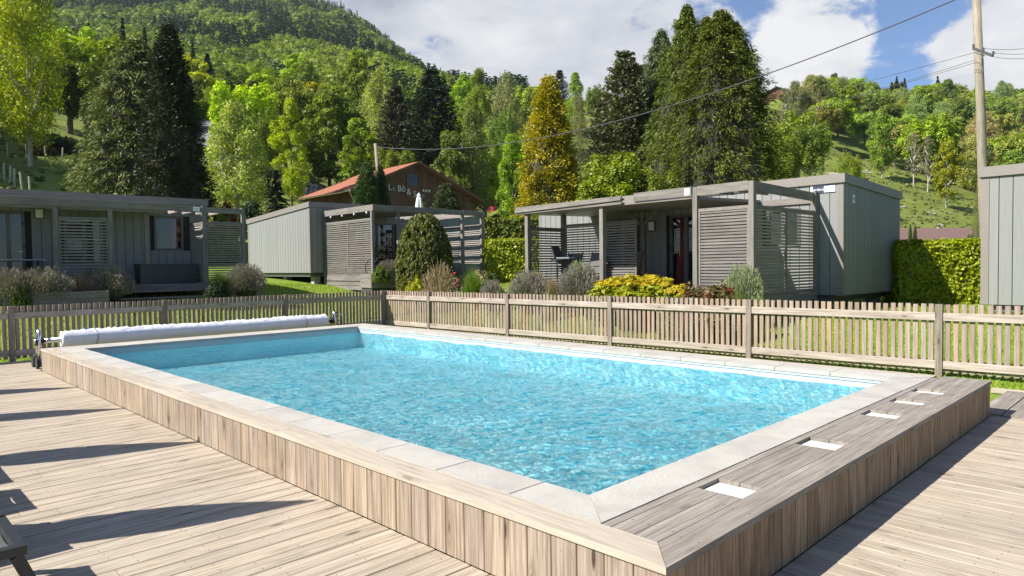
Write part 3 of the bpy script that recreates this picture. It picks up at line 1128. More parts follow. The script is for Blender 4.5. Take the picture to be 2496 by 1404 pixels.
# ------------------------------------------------------------------ pool cover reel
def build_reel():
    a = uvp(12.62, -.02)
    b = uvp(12.55, 5.55)
    d = (b - a).normalized()
    ang = math.atan2(d.y, d.x)
    L = (b - a).length
    r = thing('pool_cover_reel', 'white rolled pool cover on its steel reel along the far left end of the pool', 'pool cover', (a.x, a.y, 0), ang)
    zc = .455
    # the roll under its wrinkled white sheet
    rs = np.random.default_rng(5)
    n, m = 44, 260
    V = []
    x0, x1 = .42, L + .0
    for i in range(m):
        t = i / (m - 1)
        x = x0 + (x1 - x0) * t
        wr = 1 + .35 * math.sin(t * 60) * .3
        for j in range(n):
            an = 2 * math.pi * j / n
            top = max(0, math.cos(an - .5))          # wrinkles on the upper side
            rad = .138 + .008 * math.sin(t * 9) + top ** 1.5 * (.017 * math.sin(x * 30 + 5 * math.sin(an * 3 + x * 7)) + .012 * math.sin(x * 63 + an * 9 + 2) + rs.uniform(-.006, .006))
            rad *= 1 + .10 * max(0, -math.cos(an)) ** 3
            if t < .002 or t > .998:
                rad *= .97
            V.append((x, math.sin(an) * rad, zc + math.cos(an) * rad))
    f = [(i * n + j, i * n + (j + 1) % n, (i + 1) * n + (j + 1) % n, (i + 1) * n + j) for i in range(m - 1) for j in range(n)]
    f += [tuple(range(n))[::-1], tuple(range((m - 1) * n, m * n))]
    me = bpy.data.meshes.new('cover_roll')
    me.from_pydata(V, [], f)
    me.polygons.foreach_set('use_smooth', [len(q) == 4 for q in f])
    me.materials.append(plain('white_cover_sheet', (.66, .66, .72), .6, var=.05, vscale=8))
    put('cover_roll', me, r)
    for x in (.95, L - .55):
        mb = MB()
        mb.tube([(x + .012 * math.sin(j), math.sin(j * .35) * .160, zc + math.cos(j * .35) * .160) for j in range(19)], .004, 6)
        mb.build('tie_cord', M['black'], r, smooth=True)
    mb = MB()
    mb.box(.78, .83, -.02, .03, zc + .15, zc + .18)
    mb.build('buckle', M['blue_plastic'], r)
    mb = MB()
    mb.tube([(.02, 0, zc), (L + .3, 0, zc)], .045, 16)
    mb.build('axle', M['steel'], r, smooth=True)
    for x, lab in ((.08, None), (L + .18, None)):
        mb = MB()
        pts = [(x, -.13, .02), (x, -.12, .38), (x, -.09, .58), (x, 0, .66), (x, .09, .58), (x, .12, .38), (x, .13, .02)]
        pts = [(x, -.17 * math.cos(math.pi * k / 14) if 0 else -.11 * math.cos(math.pi * k / 14), .50 + .15 * math.sin(math.pi * k / 14)) for k in range(15)]
        mb.tube([(x, -.15, .03)] + pts + [(x, .15, .03)], .024, 10)
        mb.build('stand', M['steel'], r, smooth=True)
        mb = MB()
        mb.tube([(x - .05, 0, zc), (x + .05, 0, zc)], .075, 16)
        mb.box(x - .035, x + .035, -.13, .13, zc - .03, zc + .03)
        mb.build('bearing_block', M['black'], r)
        mb = MB()
        for yy in (-.17, .17):
            mb.tube([(x - .07, yy, .1), (x - .03, yy, .1)], .10, 20)
        mb.build('wheel', M['tyre'], r)
    # hand wheel at the far end
    x = L + .3
    mb = MB()
    mb.tube([(x, .19 * math.sin(2 * math.pi * k / 24), zc + .19 * math.cos(2 * math.pi * k / 24)) for k in range(25)], .013, 8, cap=False)
    for k in range(3):
        an = 2 * math.pi * k / 3 + .4
        mb.tube([(x, 0, zc), (x, .19 * math.sin(an), zc + .19 * math.cos(an))], .01, 6)
    mb.build('hand_wheel', M['black'], r, smooth=True)


build_reel()


# ------------------------------------------------------------------ loungers and folded parasols on the left edge of the deck
def lounger(u0, label):
    """foot end at v = -1.84, long axis away from the pool; local x = v, y = u"""
    o = uvp(u0, -1.84)
    t = thing('sun_lounger', label, 'sun lounger', o, TH, 'black sun loungers beside the pool')
    W, L, H = .62, 1.95, .33
    mb = MB()
    mb.beam((-L, .02, H), (0, .02, H), .05, .045)
    mb.beam((-L, W - .02, H), (0, W - .02, H), .05, .045)
    mb.build('side_rail', M['black'], t)
    mb = MB()
    mb.beam((-.02, .046, H - .004), (-.02, W - .046, H - .004), .045, .04)
    mb.build('cross_bar', M['black'], t)
    mb = MB()
    mb.beam((-L + .02, .046, H - .004), (-L + .02, W - .046, H - .004), .045, .04)
    mb.build('cross_bar', M['black'], t)
    for x in (-.02, -L + .3):
        for y in (.02, W - .02):
            mb = MB()
            mb.beam((x - .02, y, H - .024), (x + .10 if x > -1 else x - .1, y, .001), .045, .05, up=(1, 0, 0))
            mb.build('leg', M['black'], t)
    n = 24
    V = []
    for i in range(n + 1):
        x = -.045 - (1.25) * i / n
        for j in range(9):
            s = j / 8
            V.append((x, .045 + (W - .09) * s, H + .012 - .045 * math.sin(math.pi * s)))
    f = [(i * 9 + j, i * 9 + j + 1, (i + 1) * 9 + j + 1, (i + 1) * 9 + j) for i in range(n) for j in range(8)]
    me = bpy.data.meshes.new('sling')
    me.from_pydata(V, [], f)
    me.polygons.foreach_set('use_smooth', [True] * len(f))
    me.materials.append(M['sling'])
    put('sling', me, t)
    mb = MB()
    c0 = Vector((-1.3, 0, H))
    c1 = Vector((-1.3 - .62 * math.cos(.5), 0, H + .62 * math.sin(.5)))
    mb.beam(c0 + Vector((0, .07, 0)), c1 + Vector((0, .07, 0)), .03, .03)
    mb.beam(c0 + Vector((0, W - .07, 0)), c1 + Vector((0, W - .07, 0)), .03, .03)
    mb.beam(c1 + Vector((0, .085, 0)), c1 + Vector((0, W - .085, 0)), .03, .03)
    mb.build('backrest_frame', M['black'], t)
    mb = MB()
    mb.poly([c0 + Vector((0, .09, .01)), c0 + Vector((0, W - .09, .01)), c1 + Vector((0, W - .09, .01)), c1 + Vector((0, .09, .01))], (0, 0, -.006))
    mb.build('backrest', M['sling'], t)


for k, (u, lb) in enumerate(((2.35, 'black metal sun lounger with grey sling at the bottom left corner of the deck'),
                             (3.31, 'black sun lounger second in the row, its shadow falls on the deck boards'),
                             (4.30, 'black sun lounger third in the row, casting a square shadow'),
                             (5.17, 'black sun lounger fourth in the row farthest from the camera'))):
    lounger(u, lb)


def parasol_mesh():
    mb = MB()
    mb.lathe([(.03, .72), (.10, .80), (.17, 1.0), (.235, 1.3), (.225, 1.6), (.15, 2.0), (.07, 2.3), (.02, 2.48)], 40, fold=.16, folds=8)
    return mb


for k, (u, v, lb) in enumerate(((4.03, -2.59, 'folded parasol nearest the camera, throwing the longest shadow across the deck'),
                                (6.35, -2.49, 'folded parasol second along the deck edge'),
                                (8.70, -2.52, 'folded parasol third along the deck edge'),
                                (10.88, -2.51, 'folded parasol farthest along the deck edge'))):
    t = thing('closed_parasol', lb, 'parasol', uvp(u, v), 0, 'folded parasols beside the loungers')
    parasol_mesh().build('canopy', M['canopy_fabric'], t, smooth=True)
    mb = MB()
    mb.tube([(0, 0, .06), (0, 0, 2.5)], .024, 10)
    mb.build('pole', M['steel'], t)
    mb = MB()
    mb.box(-.25, .25, -.25, .25, 0, .06)
    mb.build('base', M['concrete'], t)

# ------------------------------------------------------------------ chalets
A2 = R(42.5)
U2 = Vector((-math.sin(A2), math.cos(A2), 0))
V2 = Vector((math.cos(A2), math.sin(A2), 0))
# local frame of every chalet: x = V2 (to the right and away), y = U2 (to the left and away)


def walk(A, D, px):
    r = ray(px, 620)
    return (r.x * A.y - A.x) / (D.x - r.x * D.y)


def clad_wall(root, a, b, z0, z1a, z1b, normal, holes=(), W=.24):
    """upright boards from a to b (local 2-d points); top slopes z1a..z1b; holes = (s0, s1, z0, z1) along the wall"""
    a, b = Vector((*a, 0)), Vector((*b, 0))
    L = (b - a).length
    d = (b - a) / L
    nrm = Vector(normal)
    n = max(1, round(L / W))
    st = L / n
    for i in range(n):
        s = (i + .5) * st
        zt = z1a + (z1b - z1a) * s / L
        spans = [(z0, zt)]
        for (h0, h1, hz0, hz1) in holes:
            if s + st * .5 > h0 + .02 and s - st * .5 < h1 - .02:
                new = []
                for (p, q) in spans:
                    if hz0 - p > .05:
                        new.append((p, min(q, hz0)))
                    if q - hz1 > .05:
                        new.append((max(p, hz1), q))
                spans = new
        for (p, q) in spans:
            c = a + d * s
            put_board('wall_board', (c.x, c.y, p), (c.x, c.y, q), st - .012, .022, M['wall'], root, up=nrm, ch=.003)


def chalet_body(root, x0, x1, y0, y1, z0, z1, drop=0.0, drop_axis='x', holes=None, legs=True, ground_z=None, fascia=.21):
    """box body clad with boards over a dark core; fascia round the roof"""
    holes = holes or {}
    e = .05
    core = MB()

    def zt(x, y):
        return z1 - (drop * (x - x0) / (x1 - x0) if drop_axis == 'x' else drop * (y - y0) / (y1 - y0))
    zf = -fascia
    # core walls as thin panels so the windows look into a room
    t_ = .03

    def panel(a, b, hs):
        a, b = Vector((*a, 0)), Vector((*b, 0))
        L = (b - a).length
        d = (b - a) / L
        edges = sorted(set([0, L] + [h for q in hs for h in (q[0], q[1])]))
        for p, q in zip(edges, edges[1:]):
            mid = (p + q) / 2
            hz = [h for h in hs if h[0] - 1e-6 < mid < h[1] + 1e-6]
            top = min(zt(*(a + d * p)[:2]), zt(*(a + d * q)[:2])) + zf * .3
            sp = [(z0 + .02, top)]
            for h in hz:
                sp = [(z0 + .02, h[2]), (h[3], top)]
            for (u0, u1) in sp:
                if u1 - u0 > .03:
                    core.beam(a + d * p + Vector((0, 0, (u0 + u1) / 2)), a + d * q + Vector((0, 0, (u0 + u1) / 2)), t_, u1 - u0)
    i = .045
    panel((x0 + i, y0 + i), (x1 - i, y0 + i), [(h[0] - i, h[1] - i, h[2], h[3]) for h in holes.get('y0', [])])
    panel((x0 + i, y0 + i), (x0 + i, y1 - i), [(h[0] - i, h[1] - i, h[2], h[3]) for h in holes.get('x0', [])])
    panel((x1 - i, y0 + i), (x1 - i, y1 - i), [])
    panel((x0 + i, y1 - i), (x1 - i, y1 - i), [])
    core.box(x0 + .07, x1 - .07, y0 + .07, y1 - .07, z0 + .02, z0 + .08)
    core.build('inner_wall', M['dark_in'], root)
    clad_wall(root, (x0 + .06, y0), (x1 - .06, y0), z0, zt(x0, y0) + zf + .03, zt(x1, y0) + zf + .03, (0, -1, 0), holes.get('y0', ()))
    clad_wall(root, (x0, y0 + .06), (x0, y1 - .06), z0, zt(x0, y0) + zf + .03, zt(x0, y1) + zf + .03, (-1, 0, 0), holes.get('x0', ()))
    # corner trims
    for (x, y) in ((x0, y0), (x1, y0), (x0, y1)):
        mb = MB()
        sx = 1 if x == x0 else -1
        sy = 1 if y == y0 else -1
        ztop = zt(x, y) + zf + .02
        mb.box(min(x - sx * .016, x + sx * .12), max(x - sx * .016, x + sx * .12), min(y - sy * .016, y - sy * .002), max(y - sy * .016, y - sy * .002), z0 - .01, ztop)
        mb.box(min(x - sx * .016, x - sx * .002), max(x - sx * .016, x - sx * .002), min(y, y + sy * .12), max(y, y + sy * .12), z0 - .01, ztop)
        mb.build('corner_trim', M['trim'], root)
    # roof: slab and fascia boards
    o = .06
    mb = MB()
    c = [(x0, y0), (x1, y0), (x1, y1), (x0, y1)]
    mb.quadbox([(x, y, zt(x, y) - .06) for x, y in c] + [(x, y, zt(x, y) - .01) for x, y in c])
    mb.build('roof', M['trim'], root)
    mb = MB()
    cc = [(x0 - o, y0 - o), (x1 + o, y0 - o), (x1 + o, y1 + o), (x0 - o, y1 + o)]
    for k in range(4):
        p, q = cc[k], cc[(k + 1) % 4]
        zp = zt(min(max(p[0], x0), x1), min(max(p[1], y0), y1))
        zq = zt(min(max(q[0], x0), x1), min(max(q[1], y0), y1))
        ctr = Vector(((x0 + x1) / 2, (y0 + y1) / 2, 0))
        pin = Vector((p[0], p[1], 0)) + Vector((math.copysign(.05, ctr.x - p[0]), math.copysign(.05, ctr.y - p[1]), 0))
        qin = Vector((q[0], q[1], 0)) + Vector((math.copysign(.05, ctr.x - q[0]), math.copysign(.05, ctr.y - q[1]), 0))
        mb.quadbox([(p[0], p[1], zp + zf), (q[0], q[1], zq + zf), (qin.x, qin.y, zq + zf), (pin.x, pin.y, zp + zf),
                    (p[0], p[1], zp), (q[0], q[1], zq), (qin.x, qin.y, zq), (pin.x, pin.y, zp)])
    mb.build('fascia', M['trim'], root)
    if legs:
        mb = MB()
        mb.box(x0 + .1, x1 - .25, y0 + .25, y1 - .2, z0 - .16, z0 - .012)
        mb.build('chassis', M['frame'], root)
        gz = ground_z if ground_z is not None else z0 - .6
        ny = max(2, int((y1 - y0) / 2.2))
        for j in range(ny + 1):
            for x in (x0 + .45, x1 - .45):
                y = y0 + .5 + (y1 - y0 - 1.0) * j / ny
                mb = MB()
                mb.box(x - .14, x + .14, y - .14, y + .14, gz - .3, z0 - .16)
                mb.build('support_block', M['concrete'], root)


def screen(root, a, b, z0, z1, z1b=None, n=25, mid=True, wavy=0.0, label=None):
    """slatted screen in a frame between local 2-d points"""
    z1b = z1 if z1b is None else z1b
    a, b = Vector((*a, 0)), Vector((*b, 0))
    d = (b - a).normalized()
    L = (b - a).length
    nrm = Vector((-d.y, d.x, 0))
    mb = MB()
    zA, zB = Vector((0, 0, z0)), Vector((0, 0, z1))
    mb.beam(a + zA + d * .02, a + Vector((0, 0, z1)) + d * .02, .045, .04, up=nrm)
    mb.beam(b + zA - d * .02, b + Vector((0, 0, z1b)) - d * .02, .045, .04, up=nrm)
    mb.beam(a + Vector((0, 0, z1 + .03)), b + Vector((0, 0, z1b + .03)), .05, .07)
    mb.beam(a + Vector((0, 0, z0 - .03)), b + Vector((0, 0, z0 - .03)), .045, .07)
    if mid:
        c = (a + b) / 2
        mb.beam(c + zA, c + Vector((0, 0, (z1 + z1b) / 2 - .01)), .05, .05, up=nrm)
    s = mb.build('slat_screen', M['pergola'], root, label=label)
    spans = [(0.044, L / 2 - .026), (L / 2 + .026, L - .044)] if mid else [(.044, L - .044)]
    for k in range(n):
        f = (k + .6) / n
        for (p, q) in spans:
            za = z0 + (z1 - z0) * f + rng.uniform(-.004, .004)
            zb = z0 + (z1b - z0) * f + rng.uniform(-.004, .004)
            za, zb = za + (zb - za) * p / L, za + (zb - za) * q / L
            tilt = nrm * .25 + Vector((0, 0, 1))
            put_board('slat', a + d * p + Vector((0, 0, za)), a + d * q + Vector((0, 0, zb)), .042, .016, M['slat'], s, up=nrm + Vector((0, 0, .35)), ch=.003)
    return s


def window(root, x0, x1, z0, z1, y, face, name='window', curtain=None, mullion=True, axis='y', depth=.35):
    """window or glazed door in a wall lying at local y (axis 'y', wall faces -y) or at local x"""
    def P(s, t, z):
        return (s, y + t, z) if axis == 'y' else (y + t, s, z)

    def bx(mb, s0, s1, t0, t1, q0, q1):
        if axis == 'y':
            mb.box(s0, s1, y + t0, y + t1, q0, q1)
        else:
            mb.box(y + t0, y + t1, s0, s1, q0, q1)
    fr = MB()
    w_ = .07
    bx(fr, x0, x0 + w_, -.03, .05, z0, z1)
    bx(fr, x1 - w_, x1, -.03, .05, z0, z1)
    bx(fr, x0 + w_, x1 - w_, -.03, .05, z1 - w_, z1)
    bx(fr, x0 + w_, x1 - w_, -.03, .05, z0, z0 + w_)
    if mullion:
        m = (x0 + x1) / 2
        bx(fr, m - .05, m + .05, -.028, .05, z0 + w_, z1 - w_)
    f = fr.build(name, M['frame'], root)
    spans = [(x0 + w_, (x0 + x1) / 2 - .05), ((x0 + x1) / 2 + .05, x1 - w_)] if mullion else [(x0 + w_, x1 - w_)]
    for (a, b) in spans:
        g = MB()
        bx(g, a, b, .012, .018, z0 + w_, z1 - w_)
        g.build('pane', M['glass'], f)
    if curtain:
        for (a, b) in curtain:
            g = MB()
            n = 10
            for k in range(n):
                s = a + (b - a) * k / n
                bx(g, s, s + (b - a) / n * .98, .052 + .01 * (k % 2), .062 + .01 * (k % 2), z0 + w_ * .8, z1 - w_ * .8)
            g.build('curtain', M['curtain'], f)
    if name == 'door':
        h = MB()
        hx = x1 - .19
        for q in ((hx, z0 + 1.0),):
            if axis == 'y':
                h.tube([(q[0], y - .03, q[1]), (q[0], y - .08, q[1]), (q[0] + .12, y - .085, q[1])], .011, 8)
            else:
                h.tube([(y - .03, q[0], q[1]), (y - .08, q[0], q[1]), (y - .085, q[0] + .12, q[1])], .011, 8)
        h.build('handle', M['steel'], f)
        h = MB()
        for zz in (z0 + .35, z0 + 1.1, z0 + 1.75):
            bx(h, x0 - .02, x0 + .05, -.05, -.031, zz, zz + .1)
            bx(h, x1 - .05, x1 + .02, -.05, -.031, zz, zz + .1)
        h.build('hinge', M['black'], f)
    return f


def wall_lamp(root, x, z, y, axis='y'):
    mb = MB()
    if axis == 'y':
        mb.box(x - .13, x + .13, y - .06, y - .016, z - .16, z + .16)
        l = mb.build('wall_lamp', M['frame'], root)
        mb = MB()
        mb.box(x - .09, x + .09, y - .072, y - .062, z - .12, z + .12)
    else:
        mb.box(y - .06, y - .016, x - .13, x + .13, z - .16, z + .16)
        l = mb.build('wall_lamp', M['frame'], root)
        mb = MB()
        mb.box(y - .072, y - .062, x - .09, x + .09, z - .12, z + .12)
    mb.build('lamp_cover', M['white'], l)


def post(root, x, y, z0, z1, s=.12):
    me = board_mesh('post', z1 - z0, s, s, M['pergola'], .006)
    return put('post', me, root, (x, y, (z0 + z1) / 2), (0, -math.pi / 2, 0))


def beam(root, a, b, w_=.06, h=.16, name='beam', label=None):
    return put_board(name, a, b, w_, h, M['pergola'], root, label=label)


def timber(root, name, a, b, w_, h, mat):
    return put_board(name, a, b, w_, h, mat, root)


def text(root, s, mat, size, loc, rot, name='lettering', ext=.01, align='LEFT'):
    cu = bpy.data.curves.new(name, 'FONT')
    cu.body = s
    cu.size = size
    cu.extrude = ext
    cu.align_x = align
    cu.materials.append(mat)
    tmp = bpy.data.objects.new(name, cu)
    col.objects.link(tmp)
    bpy.context.view_layer.update()
    me = bpy.data.meshes.new_from_object(tmp.evaluated_get(bpy.context.evaluated_depsgraph_get()))
    bpy.data.objects.remove(tmp)
    me.materials.clear()
    me.materials.append(mat)
    return put(name, me, root, loc, rot)


# --- right chalet
CR = Vector((7.7, 16.0, 0))
tR = .638
FRONT = 3.07


def right_chalet():
    zf, z1 = .87, 3.70
    c = thing('mobile_home', 'large grey clad mobile home right of centre with slatted terrace and flat fascia roof', 'mobile home', (CR.x, CR.y, 0), A2)
    # local: front long wall on x = 0 facing -x, running y 0..10 ; short end on y = 0 facing -y
    L, Wd = 9.98, 3.64
    wz0, wz1 = 1.02 + .95, 1.02 + 2.02
    yQ = tR
    holes_x = [(1.0, 1.86, 2.05, 2.98), (3.70, 4.74, .95, 3.03), (5.72, 7.10, .95, 3.03)]
    chalet_body(c, 0, Wd, 0, L, zf, z1, drop=.2, drop_axis='x', holes={'x0': holes_x}, ground_z=.55)
    window(c, 1.0, 1.86, 2.05, 2.98, 0, None, 'window', curtain=[(1.53, 1.78)], axis='x')
    f1 = window(c, 3.70, 4.74, .95, 3.03, 0, None, 'door', curtain=[(4.30, 4.58)], axis='x')
    f2 = window(c, 5.72, 7.10, .95, 3.03, 0, None, 'door', axis='x')
    wall_lamp(c, 5.35, 2.75, 0, 'x')
    # sticker panel near the corner: dark blue print and a white field
    mb = MB()
    mb.box(-.028, -.018, .17, .74, 3.285, 3.455)
    s = mb.build('name_plate', M['white'], c)
    mb = MB()
    mb.box(-.031, -.0285, .43, .70, 3.285, 3.455)
    mb.box(-.031, -.0285, .17, .43, 3.285, 3.297)
    mb.box(-.031, -.0285, .17, .43, 3.443, 3.455)
    mb.build('plate_print', M['sign_blue'], s)
    text(s, 'jardeco', M['white'], .085, (-.034, .685, 3.345), (R(90), 0, R(-90)), 'plate_lettering', .001)
    # round emblem card on the short end
    mb = MB()
    mb.box(.50, .62, -.024, -.018, 3.04, 3.24)
    s = mb.build('emblem_card', M['white'], c)
    mb = MB()
    mb.tube([(.56, -.0285, 3.14), (.56, -.0245, 3.14)], .038, 20)
    mb.build('emblem', M['grey_print'], s)

    g = thing('terrace_pergola', 'grey timber pergola terrace with slatted screens in front of the right mobile home', 'pergola', (CR.x, CR.y, 0), A2)
    xf = -FRONT
    zfl = .98
    # posts (local y of each front post found along the front line)
    Fp = CR + U2 * tR - V2 * FRONT
    yy = {q: tR + walk(Fp, U2, q) for q in (1834, 1697, 1469, 1374, 1287)}
    top = 3.22
    for q, h in ((1834, top + .14), (1697, top + .13), (1469, top - .14), (1287, top - .2)):
        post(g, xf, yy[q], zfl - .4 if q != 1287 else .3, h - (.0 if q in (1834, 1697) else -.1))
    post(g, -.08, tR, .4, top + .1)
    xr = xf + 1.4
    dR = CR + U2 * yy[1287] + V2 * xf
    w_ = walk(dR, V2, 1374)
    post(g, xf + w_, yy[1287], zfl - .4, top - .06)
    w2 = xf + w_
    post(g, -.95, 5.0, zfl, top - .12, .09)
    for sy in (-1, 1):
        timber(g, 'brace', (-.95, 5.0, 2.75), (-.95, 5.0 + sy * .5, 3.12), .05, .07, M['pergola'])
    # beams: bright front fascia in two lengths, side beam to the wall, ledger
    beam(g, (xf - .08, yy[1287] + .36, top - .05), (xf - .08, 3.95, top + .02), .16, .05, 'beam')
    for a, b, dz in ((8.1, 3.75, 0), ):
        timber(g, 'fascia_board', (xf - .10, yy[1287] + .38, top - .02), (xf - .10, 3.95, top + .0), .045, .2, M['pergola'])
    timber(g, 'fascia_board', (xf - .075, 3.6, top + .04), (xf - .075, yy[1697] + .062, top + .05), .045, .19, M['pergola'])
    timber(g, 'fascia_board', (xf - .03, yy[1697] - .062, top + .04), (xf - .03, yy[1834] + .062, top + .05), .05, .2, M['pergola'])
    timber(g, 'side_beam', (xf + .065, yy[1834], top + .04), (-.15, tR, top - .02), .05, .2, M['pergola'])
    timber(g, 'ledger', (-.035, tR + .07, top - .08), (-.035, yy[1697], top - .08), .05, .16, M['pergola'])
    for k in range(2):
        y = yy[1834] + .38 + .45 * k
        timber(g, 'rafter', (xf + .05, y, top + .02), (xf + (1.4 if k == 0 else .7), y, top + .02), .05, .13, M['pergola'])
    mb = MB()
    mb.box(xf - .108, xf - .103, yy[1697] + .10, yy[1697] + .23, top - .04, top + .11)
    s = mb.build('number_plate', M['white'], g)
    text(s, '201', M['grey_print'], .05, (xf - .112, yy[1697] + .215, top + .02), (R(90), 0, R(-90)), 'plate_lettering', .001)
    # covered part: roof slab over the left two thirds
    mb = MB()
    mb.quadbox([(xf - .05, yy[1697] + .08, top - .12), (.0, yy[1697] + .08, top - .05), (.0, yy[1287] + .35, top - .05), (xf - .05, yy[1287] + .35, top - .12),
                (xf - .05, yy[1697] + .08, top - .06), (.0, yy[1697] + .08, top + .02), (.0, yy[1287] + .35, top + .02), (xf - .05, yy[1287] + .35, top - .06)])
    mb.build('roof', M['trim'], g)
    # floor
    n = 24
    for k in range(n):
        x = xf + .07 + k * (FRONT - .1) / n
        put_board('floor_board', (x, yy[1834] + .0, zfl - .015), (x, yy[1287], zfl - .015), (FRONT - .1) / n - .006, .025, M['pergola'], g)
    mb = MB()
    mb.beam((xf, yy[1834], zfl - .12), (xf, yy[1287], zfl - .12), .05, .18)
    mb.beam((xf + .03, yy[1834] - .02, zfl - .12), (-.1, yy[1834] - .02, zfl - .12), .05, .18)
    mb.build('floor_edge', M['pergola'], g)
    for x in (xf + .3, xf + 1.5, -.3):
        for y in (yy[1834] + .2, 2.5, 4.6, yy[1287] - .2):
            mb = MB()
            mb.box(x - .1, x + .1, y - .1, y + .1, .2, zfl - .2)
            mb.build('support_block', M['concrete'], g)
    # screens
    zs0, zs1 = zfl + .1, top - .42
    screen(g, (xf, yy[1697] - .07), (xf, yy[1834] + .07), zs0, zs1, n=25, mid=False)
    screen(g, (xf + .07, yy[1834]), (-.16, yy[1834]), zs0 - .05, zs1, n=25, mid=True)
    screen(g, (xf + .07, yy[1287]), (w2 - .07, yy[1287]), zs0, zs1 - .12, n=22, mid=False)
    screen(g, (w2, yy[1287] - .07), (w2, yy[1469] + .05), zs0, zs1 - .02, n=24, mid=False)
    # garden furniture on the terrace
    t = thing('garden_table', 'dark garden table on the right terrace behind the screens', 'table', (0, 0, 0))
    pt = CR + U2 * 6.35 + V2 * (-1.35)
    t.location = (pt.x, pt.y, zfl)
    t.rotation_euler = (0, 0, A2)
    mb = MB()
    mb.box(-.45, .45, -.8, .8, .70, .73)
    mb.build('table_top', M['frame'], t)
    for sx in (-.4, .4):
        for sy in (-.72, .72):
            mb = MB()
            mb.box(sx - .025, sx + .025, sy - .025, sy + .025, 0, .70)
            mb.build('leg', M['black'], t)

    def chair(dx, dy, rz, lb):
        q = CR + U2 * (6.35 + dy) + V2 * (-1.35 + dx)
        h = thing('garden_chair', lb, 'chair', (q.x, q.y, zfl), A2 + rz, 'dark chairs round the terrace table')
        mb = MB()
        mb.box(-.24, .24, -.22, .22, .43, .455)
        mb.build('seat', M['sling'], h)
        mb = MB()
        mb.quadbox([(-.22, .20, .47), (.22, .20, .47), (.22, .225, .47), (-.22, .225, .47), (-.22, .34, 1.02), (.22, .34, 1.02), (.22, .365, 1.02), (-.22, .365, 1.02)])
        mb.build('backrest', M['frame'], h)
        for sx in (-.24, .24):
            mb = MB()
            mb.tube([(sx, -.22, 0), (sx, -.22, .62), (sx, .2, .64)], .014, 6)
            mb.tube([(sx, .26, 0), (sx, .22, .45), (sx, .36, 1.04)], .014, 6)
            mb.build('leg', M['black'], h)
    chair(-.75, .35, R(-80), 'dark garden chair at the terrace table, left of the pair facing the house')
    chair(-.75, -.4, R(-95), 'dark garden chair at the terrace table with its back to the pool')
    chair(0, -1.15, R(180), 'dark garden chair turned aside at the right end of the terrace table')
    # barbecue behind the end screen
    q = CR + U2 * (yy[1287] - .75) + V2 * (xf + .75)
    b = thing('barbecue', 'black gas barbecue with a steel grill standing behind the left slatted screen', 'barbecue', (q.x, q.y, zfl), A2 + .4)
    mb = MB()
    mb.box(-.3, .3, -.2, .2, .72, .86)
    mb.build('firebox', M['black'], b)
    mb = MB()
    for k in range(9):
        mb.box(-.26 + k * .06, -.235 + k * .06, -.19, .19, .862, .90)
    mb.build('grill', M['steel'], b)
    mb = MB()
    mb.quadbox([(-.3, .2, .88), (.3, .2, .88), (.3, .24, .88), (-.3, .24, .88), (-.3, .3, 1.2), (.3, .3, 1.2), (.3, .33, 1.2), (-.3, .33, 1.2)])
    mb.build('lid', M['black'], b)
    mb = MB()
    mb.box(-.72, -.31, -.18, .18, .82, .84)
    mb.box(.31, .6, -.18, .18, .82, .84)
    mb.build('side_shelf', M['black'], b)
    for sx in (-.27, .27):
        for sy in (-.17, .17):
            mb = MB()
            mb.tube([(sx, sy, 0), (sx, sy, .72)], .016, 6)
            mb.build('leg', M['black'], b)


right_chalet()


